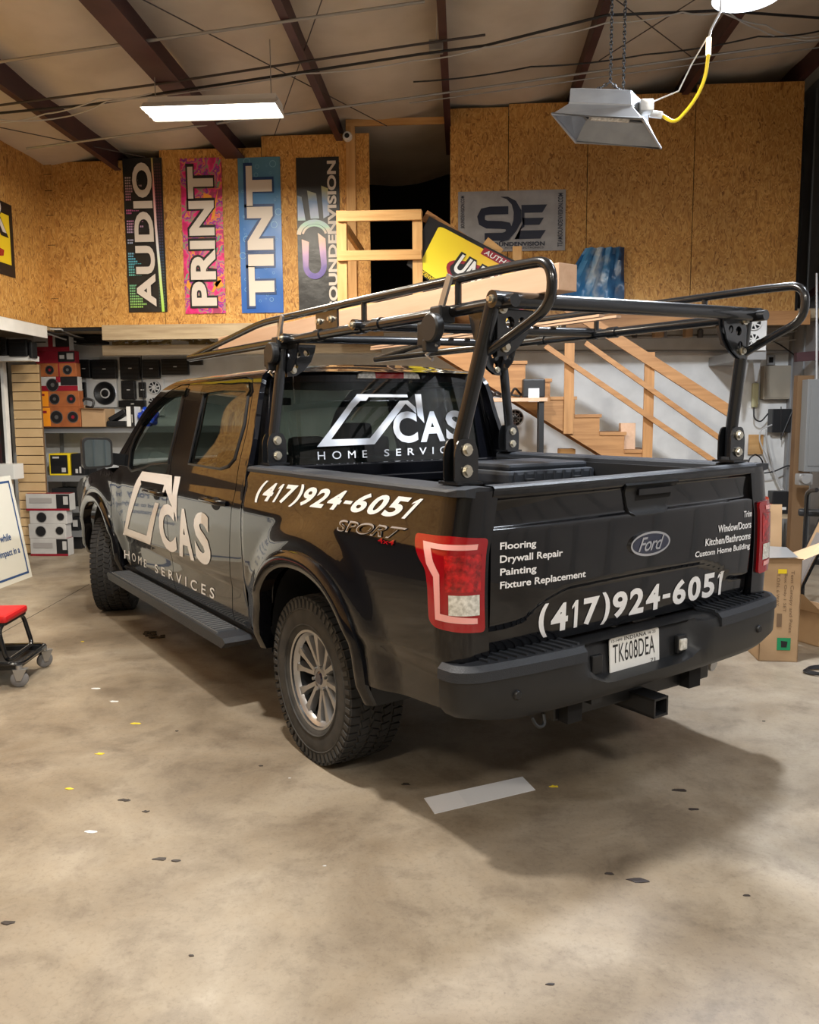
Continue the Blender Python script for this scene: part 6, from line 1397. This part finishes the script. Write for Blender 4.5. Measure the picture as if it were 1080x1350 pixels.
for x in (a.x-.45,b.x+.02): g.b2((x,9.52,0),(x+.05,9.57,zz_-.04)); g.b2((x,10.0,0),(x+.05,10.05,zz_-.04))
tag(g.build('far_table',M['grey_wood']),'weathered table against the white wall at the right','table')
a,b=atY(1003,656,9.55),atY(1018,668,9.55); g=G(); g.box(((a.x+b.x)/2,9.65,zz_+.06),(.20,.14,.12),None,.03); g.tube(fillet([(a.x,9.65,zz_+.12),(a.x+.05,9.65,zz_+.19),(b.x,9.65,zz_+.12)],.03),.012,8); tag(g.build('tool_bag',mat('red_tool_case',(.40,.01,.02),.4)),'red tool case on the far table beside the tailgate','tool case')
cdn=thing('floor_cord','black cord coiled on the floor at the right photo edge','cord',(2.30,5.28,0))
g=G()
for k in range(3): g.tube([(.12*math.cos(q)*(1+.15*k)+.03*k,.07*math.sin(q)*(1+.2*k),.012+.006*k) for q in [2*PI*j/24 for j in range(24)]],.006,6,closed=True)
g.build('cord_loop',M['cable_black'],cdn)
# ------------------------------------------------------------------ litter and marks on the floor
c4=[atZ(u,v,.0) for u,v in ((559,1053),(573,1073.5),(706,1042),(689,1024.5))]
g=G(); g.add([(p.x,p.y,.001) for p in c4]+[(p.x,p.y,.003) for p in c4],[(0,1,2,3),(4,5,6,7),(0,1,5,4),(1,2,6,5),(2,3,7,6),(3,0,4,7)])
ps=tag(g.build('paper_strip',mat('white_backing_paper',(.86,.88,.93),.35)),'long white strip of backing paper on the floor behind the truck','paper')
q=[c4[0].lerp(c4[3],.32),c4[1].lerp(c4[2],.32)]; e=[c4[0].lerp(c4[3],.0),c4[1].lerp(c4[2],.0)]
g=G(); g.add([(p.x,p.y,.0036) for p in (e[0].lerp(e[1],.05),e[1].lerp(e[0],.05),q[1].lerp(q[0],.05),q[0].lerp(q[1],.05))],[(0,1,2,3)]); g.build('overlap_sheet',mat('white_backing_glossy',(.92,.93,.97),.3),ps)
def scrap(name,u,v,s_,m,lab,cat,grp=None,asp=.5,seed=1):
    p=atZ(u,v,0); rnd=random.Random(seed); n=9
    P=[(p.x+math.cos(2*PI*k/n)*s_*rnd.uniform(.6,1.2),p.y+math.sin(2*PI*k/n)*s_*asp*rnd.uniform(.6,1.3)) for k in range(n)]
    g=G(); g.add([(x,y,.0015+.0015*(k%2)) for k,(x,y) in enumerate(P)]+[(x,y,0.0002) for x,y in P],[tuple(range(n))]+[(k,(k+1)%n,n+(k+1)%n,n+k) for k in range(n)]); return tag(g.build(name,m),lab,cat,grp)
YS=mat('yellow_scrap',(.80,.62,.03),.5); WS=mat('white_scrap',(.78,.80,.82),.5)
for i,(u,v,s_,lab) in enumerate(((179,954,.028,'yellow paper scrap nearest the rear wheel'),(132,994,.026,'yellow paper scrap left of the floor centre'),(91,1040,.02,'yellow paper scrap lowest on the left floor'),(731,1037,.022,'yellow paper scrap right of the white strip'),(109,846,.016,'yellow paper scrap beside the stool casters'))): scrap('paper_scrap',u,v,s_,YS,lab,'scrap','yellow paper scraps on the floor',.45,i)
for i,(u,v,s_,lab) in enumerate(((126,908,.034,'white paper scrap right of the stool'),(150,925,.03,'white paper scrap nearer the running board'),(120,1097,.03,'white paper scrap low on the left floor'),(428,1142,.008,'tiny white speck low on the centre floor'),(382,1026,.008,'tiny white speck left of the rear wheel shadow'))): scrap('paper_scrap',u,v,s_,WS,lab,'scrap','white paper scraps on the floor',.35,i+10)
for i,(u,v,s_,lab) in enumerate(((204,838,.085,'clump of dark debris beside the running board shadow'),)): 
    g=G(); rnd=random.Random(4)
    for k in range(26):
        p=atZ(u+rnd.uniform(-12,12),v+rnd.uniform(-4,4),0); g.box((p.x,p.y,.006),(rnd.uniform(.01,.04),rnd.uniform(.01,.03),.012),Matrix.Rotation(rnd.uniform(0,3),3,'Z'),.003)
    tag(g.build('debris_clump',mat('brown_debris',(.05,.035,.02),.9)),lab,'debris',kind='stuff')
OIL=mat('oil_stain',(.035,.026,.024),.5)
for i,(u,v,s_,lab) in enumerate(((165,1055,.028,'dark oil spot straight below the yellow scraps on the left'),(193,1070,.02,'small dark oil streak right of the left oil spot'),(212,1133,.030,'cluster spot of dark oil low on the left floor'),(232,1135,.020,'smaller dark spot touching the low left cluster'),(10,1217,.026,'round dark oil spot at the left photo edge'),(344,1010,.012,'small black speck left of the rear wheel'),(233,964,.01,'tiny dark speck between wheel and yellow scrap'),
 (895,1042,.034,'larger dark oil spot inside the truck shadow'),(914,1067,.026,'second dark oil spot just below the one in the truck shadow'),(803,1152,.022,'short dark streak at the lower shadow edge'),(842,1161,.042,'long thin dark streak right of the short one below the shadow'),(985,1181,.014,'dark speck alone on the bright right floor'),(1007,951,.010,'tiny dark speck near the cardboard box corner'),(535,1034,.026,'black smudge between the rear wheel and the white strip'),(726,1298,.014,'dark speck near the bottom edge of the photo'),(252,1260,.012,'faint dark speck near the bottom left'))):
    scrap('oil_spot',u,v,s_,OIL,lab,'stain','dark oil spots on the floor',.4,i+30)
g=G(); a,b=atZ(-40,858,0),atZ(118,770,0); g.bar((a.x,a.y,.0004),(b.x,b.y,.0004),.006,.001); S3(g.build('trim_25',M['dark'],D.objects['floor']))
